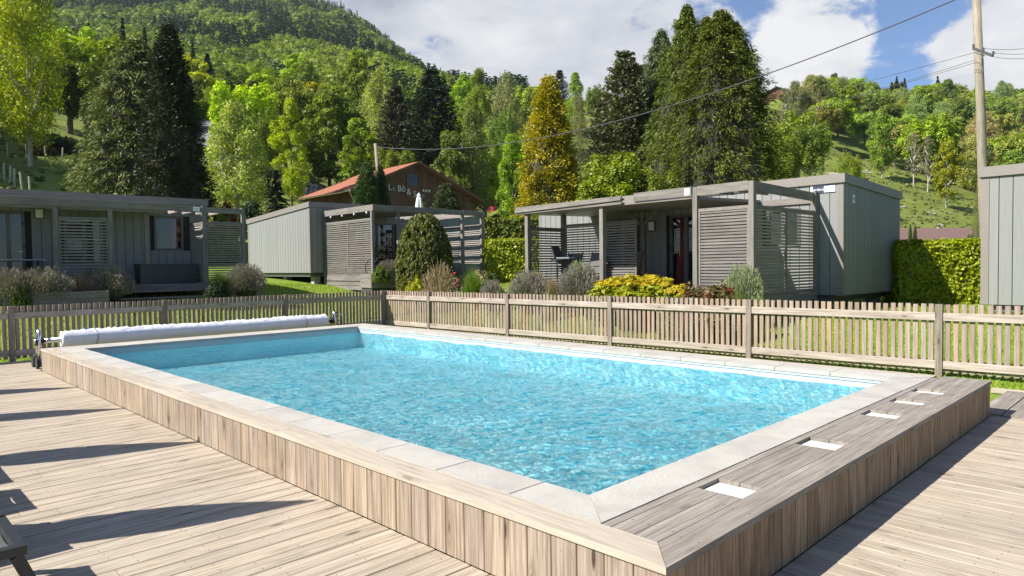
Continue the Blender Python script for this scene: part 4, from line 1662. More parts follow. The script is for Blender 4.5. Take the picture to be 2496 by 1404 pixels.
# --- left chalet, long side in shade facing the pool
def left_chalet():
    Fl = Vector((-9.77, 22.0, 0))       # front post right of centre
    zfl = 1.24
    back = 1.25
    q = Fl + U2 * back
    t = walk(q, V2, 505)
    Cc = q + V2 * t                     # right end corner of the body
    c = thing('mobile_home', 'shaded dark grey mobile home at the left edge behind the lavender planters', 'mobile home', (Cc.x, Cc.y, 0), A2)
    z1 = 4.02
    L = 10.5
    x_of = lambda px: walk(Cc, -V2, px) * -1
    wx0, wx1 = x_of(377), x_of(448)
    dx0, dx1 = x_of(-18), x_of(62)
    sx0, sx1 = x_of(158), x_of(252)
    holes = [(wx0 + L, wx1 + L, 2.30, 3.42), (dx0 + L, dx1 + L, zfl, 3.4), (sx0 + L, sx1 + L, 1.9, 3.3)]
    chalet_body(c, -L, 0, 0, 6.0, zfl - .05, z1, drop=.15, drop_axis='y', holes={'y0': holes}, ground_z=.6, fascia=.21)
    window(c, wx0, wx1, 2.30, 3.42, 0, None, 'window', curtain=[(wx1 - .35, wx1 - .12)], mullion=False)
    window(c, dx0, dx1, zfl, 3.4, 0, None, 'door')
    window(c, sx0, sx1, 1.9, 3.3, 0, None, 'window', mullion=True)
    wall_lamp(c, x_of(98), 3.35, 0)

    g = thing('terrace_pergola', 'dark weathered timber pergola across the front of the left mobile home', 'pergola', (Fl.x, Fl.y, 0), A2)
    X = {p: walk(Fl, V2, p) for p in (-60, 2, 137, 270, 366, 498, 594, 400)}
    top = 3.56
    for p in (-60, 137, 270, 366, 498, 594):
        post(g, X[p], 0 if p != 366 else .35, zfl - .5 if p not in (270, 366) else zfl - .02, top + (.12 if p in (498, 594) else -.05), .11)
    timber(g, 'fascia_board', (X[-60] - 1, -.08, top + .04), (X[400] + .3, -.08, top + .04), .05, .22, M['pergola'])
    mb = MB()
    mb.beam((X[-60] - 1, .0, top - .09), (X[400] + .1, .0, top - .09), .05, .12)
    mb.build('beam', M['barn'] if 0 else M['pergola'], g)
    for a, b in ((X[400] + .32, X[498] - .06), (X[498] + .06, X[594] - .06)):
        timber(g, 'beam', (a, -.02, top + .0), (b, -.02, top + .0), .05, .17, M['pergola'])
    mb = MB()
    mb.box(X[498] - .32, X[498] - .12, -.05, -.048, top - .05, top + .09)
    s = mb.build('number_plate', M['white'], g)
    text(s, '205', M['grey_print'], .1, (X[498] - .30, -.052, top - .02), (R(90), 0, 0), 'plate_lettering', .001)
    for k in range(4):
        x = X[400] + .45 + k * .42
        timber(g, 'rafter', (x, .03, top - .02), (x, 1.2, top - .02), .05, .14, M['slat'])
    mb = MB()
    mb.quadbox([(X[-60] - 1, .04, top - .02), (X[400] + .2, .04, top - .02), (X[400] + .2, back - .02, top + .05), (X[-60] - 1, back - .02, top + .05),
                (X[-60] - 1, .04, top + .02), (X[400] + .2, .04, top + .02), (X[400] + .2, back - .02, top + .09), (X[-60] - 1, back - .02, top + .09)])
    mb.build('roof', M['trim'], g)
    n = 9
    for k in range(n):
        y = .02 + (k + .5) * back / n
        put_board('floor_board', (X[-60] - 1, y, zfl - .015), (X[594], y, zfl - .015), back / n - .006, .025, M['pergola'], g)
    timber(g, 'floor_edge', (X[-60] - 1, -.01, zfl - .12), (X[594], -.01, zfl - .12), .04, .18, M['pergola'])
    for k in range(2):
        put_board('step', (X[270] - .5, -.24 - .34 * k, zfl - .2 - .2 * k), (X[498] - .3, -.24 - .34 * k, zfl - .2 - .2 * k), .32, .05, M['pergola'], g)
    screen(g, (X[137] + .07, 0), (X[270] - .06, 0), zfl + .12, top - .42, n=20, mid=False)
    screen(g, (X[498] + .07, 0), (X[594] - .06, 0), zfl + .12, top - .42, n=24, mid=False)
    screen(g, (X[498] - .02, .1), (X[498] - .02, back - .1), zfl + .12, top - .42, n=24, mid=False)
    # dark storage box on the terrace
    q = Fl + V2 * (X[498] - .95) + U2 * .55
    b = thing('storage_box', 'long black storage box on the left terrace under the window', 'storage box', (q.x, q.y, zfl), A2)
    mb = MB()
    mb.box(-.85, .8, -.3, .3, 0, .56)
    mb.build('body', M['black'], b)
    mb = MB()
    mb.box(-.88, .83, -.33, .33, .561, .62)
    mb.build('lid', M['black'], b)
    q = Fl + V2 * (X[137] - 1.1) + U2 * .6
    b = thing('garden_table', 'dark table with a pale tilted top on the left terrace', 'table', (q.x, q.y, zfl), A2)
    mb = MB()
    mb.box(-.9, .9, -.4, .4, .74, .77)
    mb.build('table_top', M['grey_print'], b)
    for sx in (-.8, .8):
        for sy in (-.33, .33):
            mb = MB()
            mb.box(sx - .025, sx + .025, sy - .025, sy + .025, 0, .74)
            mb.build('leg', M['black'], b)


left_chalet()


# --- middle chalet
def mid_chalet():
    Cc = Vector((-7.97, 27.3, 0))
    zb, z1 = 1.49, 4.30
    W_, L_ = 6.2, 9.0
    c = thing('mobile_home', 'pale grey mobile home in the middle with its sunlit boarded end towards the left', 'mobile home', (Cc.x, Cc.y, 0), A2)
    holes = [(2.2, 3.9, 1.55, 3.55)]
    chalet_body(c, 0, L_, 0, W_, zb, z1, drop=.35, drop_axis='y', holes={'y0': holes}, ground_z=1.0, fascia=.21)
    window(c, 2.2, 3.9, 1.55, 3.55, 0, None, 'door')
    g = thing('terrace_pergola', 'pale timber pergola with double slatted screen in front of the middle mobile home', 'pergola', (Cc.x, Cc.y, 0), A2)
    t0, w_ = .59, 3.81
    Fm = Cc + V2 * t0 - U2 * w_
    X = {p: t0 + walk(Fm, V2, p) for p in (909, 972, 1040, 1128, 1175)}
    top = 3.82
    yf = -w_
    zfl = 1.3
    for p in (909, 972, 1040, 1128, 1175):
        post(g, X[p], yf, .7, top + (.05 if p > 1100 else -.12), .11)
    post(g, t0, -.1, .9, top - .1, .11)
    timber(g, 'side_beam', (t0 - .06, -.02, top), (t0 - .06, yf - .1, top), .05, .22, M['pergola'])
    timber(g, 'fascia_board', (t0 - .03, yf - .08, top), (X[1040] + .8, yf - .08, top), .05, .2, M['pergola'])
    for a, b in ((X[1040] + .8, X[1128] - .06), (X[1128] + .06, X[1175] - .06)):
        timber(g, 'beam', (a, yf, top - .02), (b, yf, top - .02), .05, .18, M['pergola'])
    mb = MB()
    mb.quadbox([(t0, yf - .05, top - .12), (X[1040] + .7, yf - .05, top - .12), (X[1040] + .7, -.03, top - .02), (t0, -.03, top - .02),
                (t0, yf - .05, top - .06), (X[1040] + .7, yf - .05, top - .06), (X[1040] + .7, -.03, top + .03), (t0, -.03, top + .03)])
    mb.build('roof', M['trim'], g)
    for k in range(5):
        x = X[1040] + .95 + .42 * k
        timber(g, 'rafter', (x, yf + .04, top - .03), (x, -.1, top - .03), .05, .13, M['slat'])
    n = 16
    for k in range(n):
        y = yf + (k + .5) * (w_ - .1) / n
        put_board('floor_board', (t0, y, zfl - .015), (X[1175], y, zfl - .015), (w_ - .1) / n - .008, .025, M['pergola'], g)
    # side skirting boards under the double screen
    for z in (zfl - .06, zfl - .24, zfl - .40):
        put_board('skirting_board', (t0 - .02, -.1, z), (t0 - .02, yf - .02, z), .15, .025, M['pergola'], g, up=(-1, 0, 0))
        put_board('skirting_board', (t0, yf - .02, z), (X[1175], yf - .02, z), .15, .025, M['pergola'], g, up=(0, -1, 0))
    screen(g, (t0, -.16), (t0, yf + .07), zfl + .08, top - .42, n=26, mid=True)
    screen(g, (X[1128] + .06, -.6), (X[1128] + .06, yf + 1.9), zfl + .12, top - .5, n=24, mid=False)
    screen(g, (X[1175], yf + .07), (X[1175], -.9), zfl + .12, top - .5, n=24, mid=True)
    screen(g, (X[972] + .06, yf), (X[1040] - .06, yf), zfl + .12, top - .5, n=22, mid=False)
    for k in range(4):
        mb = MB()
        mb.lathe([(.01, 0), (.035, -.03), (.03, -.07), (.005, -.09)], 8)
        o = mb.build('bulb', M['white'], g, loc=(t0 - .1, -.8 - .9 * k, top - .12), smooth=True)
    # bicycle leaning on the terrace
    q = Fm + V2 * .55 + U2 * .35
    b = thing('bicycle', 'dark bicycle standing on the middle terrace beside the corner post', 'bicycle', (q.x, q.y, zfl), A2 + .2)
    for x in (-.5, .5):
        mb = MB()
        mb.tube([(x + .33 * math.sin(2 * math.pi * k / 28), 0, .34 + .33 * math.cos(2 * math.pi * k / 28)) for k in range(29)], .018, 6, cap=False)
        wv = mb.build('wheel', M['tyre'], b)
        mb = MB()
        for k in range(10):
            an = 2 * math.pi * k / 10
            mb.tube([(x, 0, .34), (x + .31 * math.sin(an), 0, .34 + .31 * math.cos(an))], .003, 4)
        mb.build('spokes', M['steel'], wv)
    mb = MB()
    for a_, b_ in (((-.5, 0, .34), (-.1, 0, .3)), ((-.1, 0, .3), (-.22, 0, .78)), ((-.5, 0, .34), (-.22, 0, .75)), ((-.1, 0, .3), (.36, 0, .78)), ((-.2, 0, .76), (.36, 0, .8)), ((.36, 0, .85), (.5, 0, .34))):
        mb.tube([a_, b_], .017, 8)
    mb.build('frame', M['black'], b)
    mb = MB()
    mb.tube([(.33, -.28, 1.0), (.36, 0, .98), (.33, .28, 1.0)], .013, 6)
    mb.tube([(.36, 0, .85), (.36, 0, .98)], .015, 6)
    mb.build('handlebar', M['black'], b)
    mb = MB()
    mb.box(-.36, -.1, -.07, .07, .84, .89)
    mb.tube([(-.22, 0, .76), (-.23, 0, .85)], .015, 6)
    mb.build('saddle', M['black'], b)


mid_chalet()


# --- mobile home cut by the right edge of the picture
def edge_chalet():
    D = 14.5
    c0 = at(2392, 700, D)
    zt = at(2392, 408, D).z
    c = thing('mobile_home', 'pale grey mobile home cut off by the right edge of the picture behind the fence', 'mobile home', (c0.x, c0.y, 0), A2)
    chalet_body(c, 0, 3.6, -8.0, 0, .72, zt, drop=.15, drop_axis='x', ground_z=.3, fascia=.21)
    mb = MB()
    mb.box(-.024, -.017, -.13, 0.0, .72, zt - .27)
    mb.build('corner_trim', M['trim'], c)


edge_chalet()


# ------------------------------------------------------------------ the restaurant barn with its tiled roof
def tile_mat():
    m, t, b = new_mat('orange_roof_tiles')
    co = t.add('ShaderNodeTexCoord').outputs['Object']
    br = t.add('ShaderNodeTexBrick', offset=.5, ins={'Color1': (.33, .105, .05, 1), 'Color2': (.24, .075, .04, 1), 'Mortar': (.14, .05, .03, 1),
                                                    'Scale': 3.0, 'Mortar Size': .03, 'Brick Width': .8, 'Row Height': .95})
    t.l.new(co, br.inputs['Vector'])
    n = t.noise(co, 1.2, 6, .7)
    c = t.mix(t.ramp(n, [(.4, 0.0), (.75, .6)]), br.outputs['Color'], (.37, .17, .10))
    t.l.new(c, b.inputs['Base Color'])
    b.inputs['Roughness'].default_value = .85
    bump(t, b, br.outputs['Fac'], .6, .05)
    return m


M['tiles'] = tile_mat()
M['brown_roof'] = plain('brown_metal_roof', (.15, .092, .07), .6, var=.12)
M['slate'] = plain('grey_slate_roof', (.15, .145, .155), .7, var=.2, vscale=3)
M['plaster'] = plain('pale_plaster', (.45, .42, .38), .9, var=.1)


def roof_slab(root, name, pts, thick, mat, label=None):
    """roof plane whose local X runs along the eave, built in its own frame so the tile courses follow it"""
    p = [Vector(q) for q in pts]
    ex = (p[1] - p[0]).normalized()
    ez = (p[1] - p[0]).cross(p[3] - p[0]).normalized()
    if ez.z < 0:
        ez = -ez
    e = frame_rot(ex, ez)
    R_ = e.to_matrix()
    inv = R_.transposed()
    mb = MB()
    mb.poly([inv @ (q - p[0]) for q in p], (0, 0, -thick))
    return mb.build(name, mat, root, loc=p[0], rot=e, label=label)


def barn():
    b = thing('wooden_barn', 'brown timber restaurant building with orange tiled roof and white lettering on its gable', 'building', (-11.0, 80.0, 0), A2)
    # x = V2 along the gable, y = U2 along the ridge
    zr, ze, zg = 13.7, 10.35, 5.5
    xl, xr, yb = -8.1, 8.2, 11.5
    mb = MB()
    mb.poly([(xl, 0, zg), (xr, 0, zg), (xr, 0, ze - .35), (0, 0, zr - .25), (xl, 0, ze - .35)], (0, yb, 0))
    mb.build('wall', M['dark_in'], b)
    # gable boards
    n = 46
    st = (xr - xl) / n
    for i in range(n):
        x = xl + (i + .5) * st
        f = 1 - abs(x) / (8.2)
        zt = (ze - .35) + 3.8 * (1 - abs(x) / 9.0) - .28
        z0 = zg + 2.6 if -4 < x < 3 else zg
        if 0.1 - 1.2 < x + 0 < 1.15 - .1 and False:
            continue
        spans = [(z0, zt)]
        if -1.2 < x < .25:
            spans = [(z0, 11.1), (12.35, zt)]
        for (p, q) in spans:
            put_board('wall_board', (x, -.02, p), (x, -.02, q), st - .03, .03, M['barn'], b, up=(0, -1, 0))
    for i in range(26):
        y = .2 + i * (yb - .3) / 26
        put_board('wall_board', (xl - .02, y, 8.6), (xl - .02, y, ze - .2), .38, .03, M['barn'], b, up=(-1, 0, 0))
    for i in range(5):
        put_board('wall_plank', (xl - .03, .1, 8.3 - i * .35), (xl - .03, yb, 8.3 - i * .35), .32, .03, M['pale_boards'], b, up=(-1, 0, 0))
    mb = MB()
    mb.box(-1.2, .25, -.03, .02, 11.1, 12.35)
    f = mb.build('window', M['frame'], b)
    mb = MB()
    mb.box(-1.1, -.52, -.04, -.031, 11.2, 12.25)
    mb.box(-.44, .15, -.04, -.031, 11.2, 12.25)
    mb.build('pane', plain('dark_pane', (.012, .014, .02), .1, var=.02), f)
    mb = MB()
    mb.box(-1.45, .6, -.16, -.04, 9.3, 11.0)
    mb.build('balcony', M['barn'], b)
    roof_slab(b, 'roof', [(xl - .9, -.9, ze - .35), (xl - .9, yb + .4, ze - .35), (0, yb + .4, zr + .1), (0, -.9, zr + .1)], .18, M['tiles'])
    roof_slab(b, 'roof', [(xr + 1.4, yb + .4, ze - .55), (xr + 1.4, -.9, ze - .55), (.02, -.9, zr + .1), (.02, yb + .4, zr + .1)], .18, M['tiles'])
    mb = MB()
    for sx, xe, zz in ((-1, xl - .95, ze - .5), (1, xr + 1.45, ze - .72)):
        mb.beam((sx * .05, -.95, zr - .05), (xe, -.95, zz), .08, .3)
    mb.build('bargeboard', M['barn'], b)
    mb = MB()
    mb.tube([(xl - .98, -1.0, ze - .48), (xl - .98, yb + .4, ze - .48)], .08, 8)
    mb.tube([(xl - .98, -.8, ze - .5), (xl - .5, -.6, ze - 1.2), (xl - .12, -.3, ze - 1.5), (xl - .12, -.3, zg)], .055, 8)
    mb.build('gutter', M['steel'], b)
    # icicle lights hanging under the verge
    mb = MB()
    for i in range(44):
        x = -7.6 + i * .36
        zt = (zr - .35) - (zr - ze) * abs(x) / 8.2
        ln = .25 + .45 * ((i * 7) % 5) / 5
        mb.tube([(x, -.9, zt), (x + .02, -.9, zt - ln)], .007, 4)
    s = mb.build('light_chain', M['grey_print'], b)
    s['kind'] = 'stuff'
    # lettering: each group at its own height on the boards
    for s_, x, z, sz in (('L', -3.85, 10.35, .95), ('e', -3.3, 10.3, .85), ('Bô', -2.65, 10.27, 1.0), ('&', -1.42, 9.98, 1.0), ('S', -.5, 9.75, 1.0), ('on', .1, 9.7, .9)):
        mt = M['lid'] if s_ not in ('e', 'on') else M['grey_print']
        text(b, s_, mt, sz, (x, -.22, z), (R(90), 0, 0), 'lettering', .02)
    for k in range(3):
        mb = MB()
        pts = []
        for j in range(10):
            r = .20 if j % 2 == 0 else .085
            a = math.pi / 2 + j * math.pi / 5
            pts.append((1.02 + k * .42 + r * math.cos(a), -.09, 10.6 + r * math.sin(a)))
        mb.poly(pts, (0, .03, 0))
        mb.build('star', M['white'], b)
    # side wing at the right, low brown lean-to
    mb = MB()
    mb.box(xr + .02, xr + 1.1, .5, 5, zg, ze - .9)
    mb.build('lean_to', M['barn'], b)


barn()


def simple_house(name, label, loc, rz, W, L, zg, ze, zr, roof, wall, over=.5, windows=()):
    """gabled house, ridge along local y"""
    b = thing(name, label, 'house', (loc[0], loc[1], 0), rz)
    mb = MB()
    mb.poly([(-W / 2, 0, zg), (W / 2, 0, zg), (W / 2, 0, ze), (0, 0, zr - .1), (-W / 2, 0, ze)], (0, L, 0))
    mb.build('wall', wall, b)
    k = (zr - ze) / (W / 2)
    for sx in (-1, 1):
        pts = [(sx * (W / 2 + over), -over, ze - k * over), (sx * (W / 2 + over), L + over, ze - k * over), (0, L + over, zr), (0, -over, zr)]
        roof_slab(b, 'roof', pts if sx < 0 else [pts[1], pts[0], pts[3], pts[2]], .15, roof)
    for (x, z, w_, h) in windows:
        mb = MB()
        mb.box(x - w_ / 2, x + w_ / 2, -.05, .01, z, z + h)
        mb.build('window', M['frame'], b)
        mb = MB()
        mb.box(x - w_ / 2 + .06, x + w_ / 2 - .06, -.06, -.051, z + .06, z + h - .06)
        mb.build('pane', M['black'], b)
    return b


def houses():
    # grey roofed farmhouse half hidden by the cypress and birch
    p = at(455, 318, 104)
    d = at(610, 400, 104)
    zr = p.z
    gh = simple_house('farmhouse', 'grey roofed farmhouse half hidden between the dark cypress and the birch', (at(640, 350, 100).x, 96), R(78), 14, 17, zr - 8.5, zr - 4.6, zr, M['slate'], M['plaster'], 1.0)
    mb = MB()
    mb.box(-.35, .35, 9.0, 9.7, zr - 1, zr + .9)
    mb.build('chimney', M['plaster'], gh)
    # houses behind the hedge on the right
    for px, py0, d, W, L, rz, lb in ((2278, 556, 66, 7.5, 8.4, R(88), 'long low house with a brown metal roof beyond the right hedge'),
                                     (2352, 562, 74, 6.5, 7, R(12), 'small house with an orange-brown gable beside the utility pole')):
        q = at(px, py0, d)
        h = simple_house('house', lb, (q.x + (2.8 if W > 7 else 0), d), rz, W, L, q.z - 4.5, q.z - (1.25 if W > 7 else 1.1), q.z, M['brown_roof'],
                         M['dark_in'] if W > 7 else plain('terracotta_wall', (.30, .13, .08), .9))
    # hut on the ridge
    q = at(1893, 238, 196)
    simple_house('hut', 'dark wooden hut alone on the skyline right of the big spruce', (q.x, q.y), R(-25), 6.6, 5.5, q.z - 1.5, q.z + 1.6, q.z + 3.1, M['frame'], M['barn'], .6)


houses()


def stone_wall(label, pts, d0, d1, hgt):
    """curved retaining wall of single blocks; pts = (px, y of the wall top)"""
    P = []
    for k, (px, py) in enumerate(pts):
        d = d0 + (d1 - d0) * k / (len(pts) - 1)
        P.append(at(px, py, d))
    root = thing('stone_wall', label, 'wall', (P[0].x, P[0].y, 0))
    base = Vector((P[0].x, P[0].y, 0))
    cum = [0]
    for a, b in zip(P, P[1:]):
        cum.append(cum[-1] + (b - a).length)

    def pos(s):
        for k in range(len(P) - 1):
            if s <= cum[k + 1] or k == len(P) - 2:
                f = (s - cum[k]) / (cum[k + 1] - cum[k])
                return P[k].lerp(P[k + 1], min(1, max(0, f))), (P[k + 1] - P[k]).normalized()
    mb = MB()
    S = cum[-1]
    nseg = 30
    for k in range(nseg):
        a, _ = pos(S * k / nseg)
        b, _ = pos(S * (k + 1) / nseg)
        a, b = a - base, b - base
        off = Vector((0, .35, 0))
        mb.quadbox([a + Vector((0, .05, -hgt - 4)), b + Vector((0, .05, -hgt - 4)), b + off * 3 + Vector((0, 0, -hgt - 4)), a + off * 3 + Vector((0, 0, -hgt - 4)),
                    a + Vector((0, .05, -.04)), b + Vector((0, .05, -.04)), b + off * 3 + Vector((0, 0, -.04)), a + off * 3 + Vector((0, 0, -.04))])
    mb.build('wall_core', M['joint'], root)
    protos = []
    for v in range(6):
        rr = random.Random(40 + v)
        m_ = MB()
        pts8 = []
        for z in (-.5, .5):
            for (x, y) in ((-.5, -.5), (.5, -.5), (.5, .5), (-.5, .5)):
                pts8.append((x * rr.uniform(.72, 1), y * rr.uniform(.8, 1), z * rr.uniform(.75, 1)))
        m_.quadbox(pts8)
        protos.append(m_.mesh('stone', M['wallstone']))
    rows = max(3, int(hgt / .46))
    rh = hgt / rows
    for r in range(rows):
        s = rng.uniform(0, .4)
        while s < S - .2:
            w_ = rng.uniform(.5, 1.0)
            q, d = pos(s + w_ / 2)
            o = put('stone', rng.choice(protos), root, q - base + Vector((0, -.05 + rng.uniform(-.06, .06), -(r + .5) * rh + rng.uniform(-.05, .05))),
                    (rng.uniform(-.06, .06), rng.uniform(-.04, .04) - math.asin(max(-.9, min(.9, d.z))), math.atan2(d.y, d.x)))
            o.scale = (w_ * 1.02, .42, rh * rng.uniform(.95, 1.12))
            s += w_
    return root


stone_wall('lower curved retaining wall of grey blocks above the yellow bank', [(478, 428), (560, 425), (640, 429), (700, 435), (755, 444), (795, 462)], 88, 91, 2.5)
stone_wall('upper curved retaining wall of grey blocks above the lower one', [(560, 406), (640, 409), (690, 415), (730, 430), (760, 442)], 95, 98, 1.7)


# ------------------------------------------------------------------ hedges and shrubs
def leaf_box(x0, x1, y0, y1, z0, z1, n, size, rs, lump=.08):
    """leaf faces over the front, ends and top of a clipped hedge"""
    A = [(y1 - y0) * (z1 - z0), (x1 - x0) * (z1 - z0), (x1 - x0) * (z1 - z0) * .4, (x1 - x0) * (y1 - y0)]
    P, N = [], []
    tot = 2 * A[0] + A[1] + A[2] + A[3]
    for k, (a, nn) in enumerate(((A[0], (-1, 0, 0)), (A[0], (1, 0, 0)), (A[1], (0, -1, 0)), (A[2], (0, 1, 0)), (A[3], (0, 0, 1)))):
        c = int(n * a / tot)
        p = np.stack([rs.uniform(x0, x1, c), rs.uniform(y0, y1, c), rs.uniform(z0, z1, c)], 1)
        ax = {0: (0, x0), 1: (0, x1), 2: (1, y0), 3: (1, y1), 4: (2, z1)}[k]
        p[:, ax[0]] = ax[1]
        p += np.array(nn) * (rs.normal(0, .03, (c, 1)) + lump * np.sin(p.sum(1) * 5.1 + p[:, 2] * 3)[:, None] * .5)
        P.append(p)
        N.append(np.tile(np.array(nn, float) + np.array([0, 0, .45]), (c, 1)))
    P, N = np.concatenate(P), np.concatenate(N)
    return leaves(P, N, size, rs, 1.4, .45), rs.beta(2, 2, len(P))


def hedge(label, a, length, depth, z0, z1, n, size, color, rz=None, seed=1):
    t = thing('hedge', label, 'hedge', (a.x, a.y, 0), A2 if rz is None else rz)
    mb = MB()
    mb.box(.06, length - .06, .06, depth - .06, z0, z1 - .07)
    mb.build('branches', plain('dark_hedge_wood_' + str(seed), tuple(c * .35 for c in color), .95, var=.3), t)
    rs = np.random.default_rng(seed)
    Q, ti = leaf_box(0, length, 0, depth, z0, z1, n, size, rs)
    o = put('foliage', quads_mesh('foliage', Q, ti, M['leaf']), t)
    o.color = (*color, 1)
    return t


a = at(2190, 640, 17.83)
hedge('clipped bright beech hedge behind the fence, half in shadow, right of the large mobile home', a, 6.5, 1.0, .2, at(2300, 590, 17.7).z, 34000, .066, (.27, .37, .014), R(-9), 21)
a = at(1188, 640, 27.5)
hedge('low bright yellow-green hedge between the middle and right mobile homes', a, 6.2, 1.0, .4, at(1240, 585, 27.5).z, 20000, .085, (.28, .35, .018), R(6), 22)
a = at(1176, 560, 36)
hedge('tall dark clipped hedge below the red car', Vector((a.x - 6, 36, 0)), 15, 1.5, 1.0, at(1230, 531, 36).z, 24000, .11, (.13, .17, .015), R(3), 23)


def clump_leaves(centers, radii, per, size, rs, up=.35, squash=1.0, elong=1.6, jit=.8, shell=(.55, 1.0)):
    """leaf faces over the shells of many small lobes; tint differs by lobe and leaf"""
    n = len(centers)
    idx = np.repeat(np.arange(n), per)
    d = unit(rs.normal(0, 1, (len(idx), 3)))
    d[:, 2] = np.where((d[:, 2] < -.3) & (rs.uniform(0, 1, len(d)) < .6), -d[:, 2], d[:, 2])
    r = rs.uniform(*shell, len(idx)) * radii[idx]
    P = centers[idx] + d * r[:, None] * np.array([1, 1, squash])
    N = d + np.array([0, 0, up])
    t = rs.beta(2.2, 2.2, n)[idx] * .6 + rs.uniform(0, .4, len(idx))
    return leaves(P, N, size, rs, elong, jit), t


def shrub_mesh(kind, seed, mat, asp=1.0):
    """shrubs about one metre across, unit half width, height 1"""
    rs = np.random.default_rng(seed)
    if kind == 'dome':
        d = unit(rs.normal(0, 1, (150, 3)))
        d[:, 2] = np.abs(d[:, 2])
        c = d * rs.uniform(.55, .9, (150, 1)) * np.array([.85, .85, .85])
        Q, t = clump_leaves(c, rs.uniform(.10, .2, 150), 46, .07, rs)
    elif kind == 'egg':
        n = 900
        z = rs.uniform(0, 1, n) ** .9
        a = rs.uniform(0, 2 * math.pi, n)
        rad = .93 * np.sin(np.clip(z * .86 + .21, 0, 1) ** 1.05 * math.pi) ** .75
        rad = np.where(z < .35, .80 + .13 * np.sin(z / .35 * math.pi / 2), .93 * np.clip(1 - ((z - .35) / .66) ** 2.2, 0, 1) ** .52)
        c = np.stack([np.cos(a) * rad, np.sin(a) * rad, z * 1.0], 1)
        Q, t = clump_leaves(c, rs.uniform(.06, .10, n), 60, .042, rs, squash=.5, jit=.6)
    elif kind == 'spikes':       # lavender and sage: thin upright stems fanning out
        n = 11000
        a = rs.uniform(0, 2 * math.pi, n)
        el = np.arccos(rs.uniform(.12, 1, n))
        d = np.stack([np.sin(el) * np.cos(a), np.sin(el) * np.sin(a), np.cos(el)], 1)
        lump = 1 + .16 * np.sin(a * 5 + seed) * np.sin(el * 4)
        P = d * (rs.uniform(.45, 1.0, n) * lump)[:, None] * .95
        P[:, 2] = np.maximum(P[:, 2], .02) ** .62 * .97
        P[:, :2] *= 1.18
        Q = leaves(P, rs.normal(0, 1, (n, 3)), .024, rs, 3.4, .6, along=d + np.array([0, 0, .4]))
        t = np.clip(np.linalg.norm(P, axis=1) * .75 + rs.normal(0, .16, n), 0, 1)
    elif kind == 'blades':       # arching grass clump
        n = 900
        segs = 5
        a = rs.uniform(0, 2 * math.pi, n)
        lean = rs.uniform(.1, .95, n)
        ln = rs.uniform(.6, 1.1, n)
        base = rs.normal(0, .12, (n, 2))
        Q = []
        wd = rs.uniform(.010, .02, n)
        for k in range(segs):
            def p(s):
                x = lean * ln * s ** 1.5
                z = ln * s * (1 - .35 * lean * s ** 2)
                return np.stack([base[:, 0] + np.cos(a) * x, base[:, 1] + np.sin(a) * x, z], 1)
            p0, p1 = p(k / segs), p((k + 1) / segs)
            side = np.stack([-np.sin(a), np.cos(a), np.zeros(n)], 1)
            w0 = (wd * (1 - k / segs))[:, None]
            w1 = (wd * (1 - (k + 1) / segs) + .001)[:, None]
            Q.append(np.stack([p0 - side * w0, p0 + side * w0, p1 + side * w1, p1 - side * w1], 1))
        Q = np.concatenate(Q)
        t = np.tile(rs.uniform(0, 1, n), segs)
    elif kind == 'twigs':        # leafless tangle
        n = 700
        a = rs.uniform(0, 2 * math.pi, n)
        el = np.arccos(rs.uniform(.05, 1, n))
        d = np.stack([np.sin(el) * np.cos(a), np.sin(el) * np.sin(a), np.cos(el)], 1)
        Q = []
        pos_ = d * rs.uniform(0, .3, (n, 1))
        for k in range(5):
            d = unit(d + rs.normal(0, .35, (n, 3)))
            q = pos_ + d * .19
            s = unit(np.cross(d, rs.normal(0, 1, (n, 3)))) * .008
            Q.append(np.stack([pos_ - s, pos_ + s, q + s * .7, q - s * .7], 1))
            pos_ = q
        Q = np.concatenate(Q)
        t = np.tile(rs.uniform(0, 1, n), 5)
    elif kind == 'layered':      # low spreading maple-like shrub with tiers of leaf
        n = 120
        a = rs.uniform(0, 2 * math.pi, n)
        r = np.sqrt(rs.uniform(0, 1, n)) * .92
        c = np.stack([np.cos(a) * r, np.sin(a) * r, .25 + .62 * np.sqrt(1 - r ** 2) + rs.normal(0, .05, n)], 1)
        Q, t = clump_leaves(c, rs.uniform(.12, .22, n), 60, .06, rs, up=.9, squash=.32, elong=2.2, jit=.55)
        z = Q.mean(1)[:, 2]
        t = np.clip(.25 * t + .75 * ((z > .78) * rs.uniform(.2, 1.2, len(z))) + .25 * rs.uniform(0, 1, len(z)), 0, 1)
    if kind in ('dome', 'egg', 'layered'):
        cc = Q.mean(1, keepdims=True)
        q = Q - cc
        q[:, :, 2] *= asp
        Q = cc + q
    return quads_mesh('foliage', Q, t, mat)


_sh_cache = {}


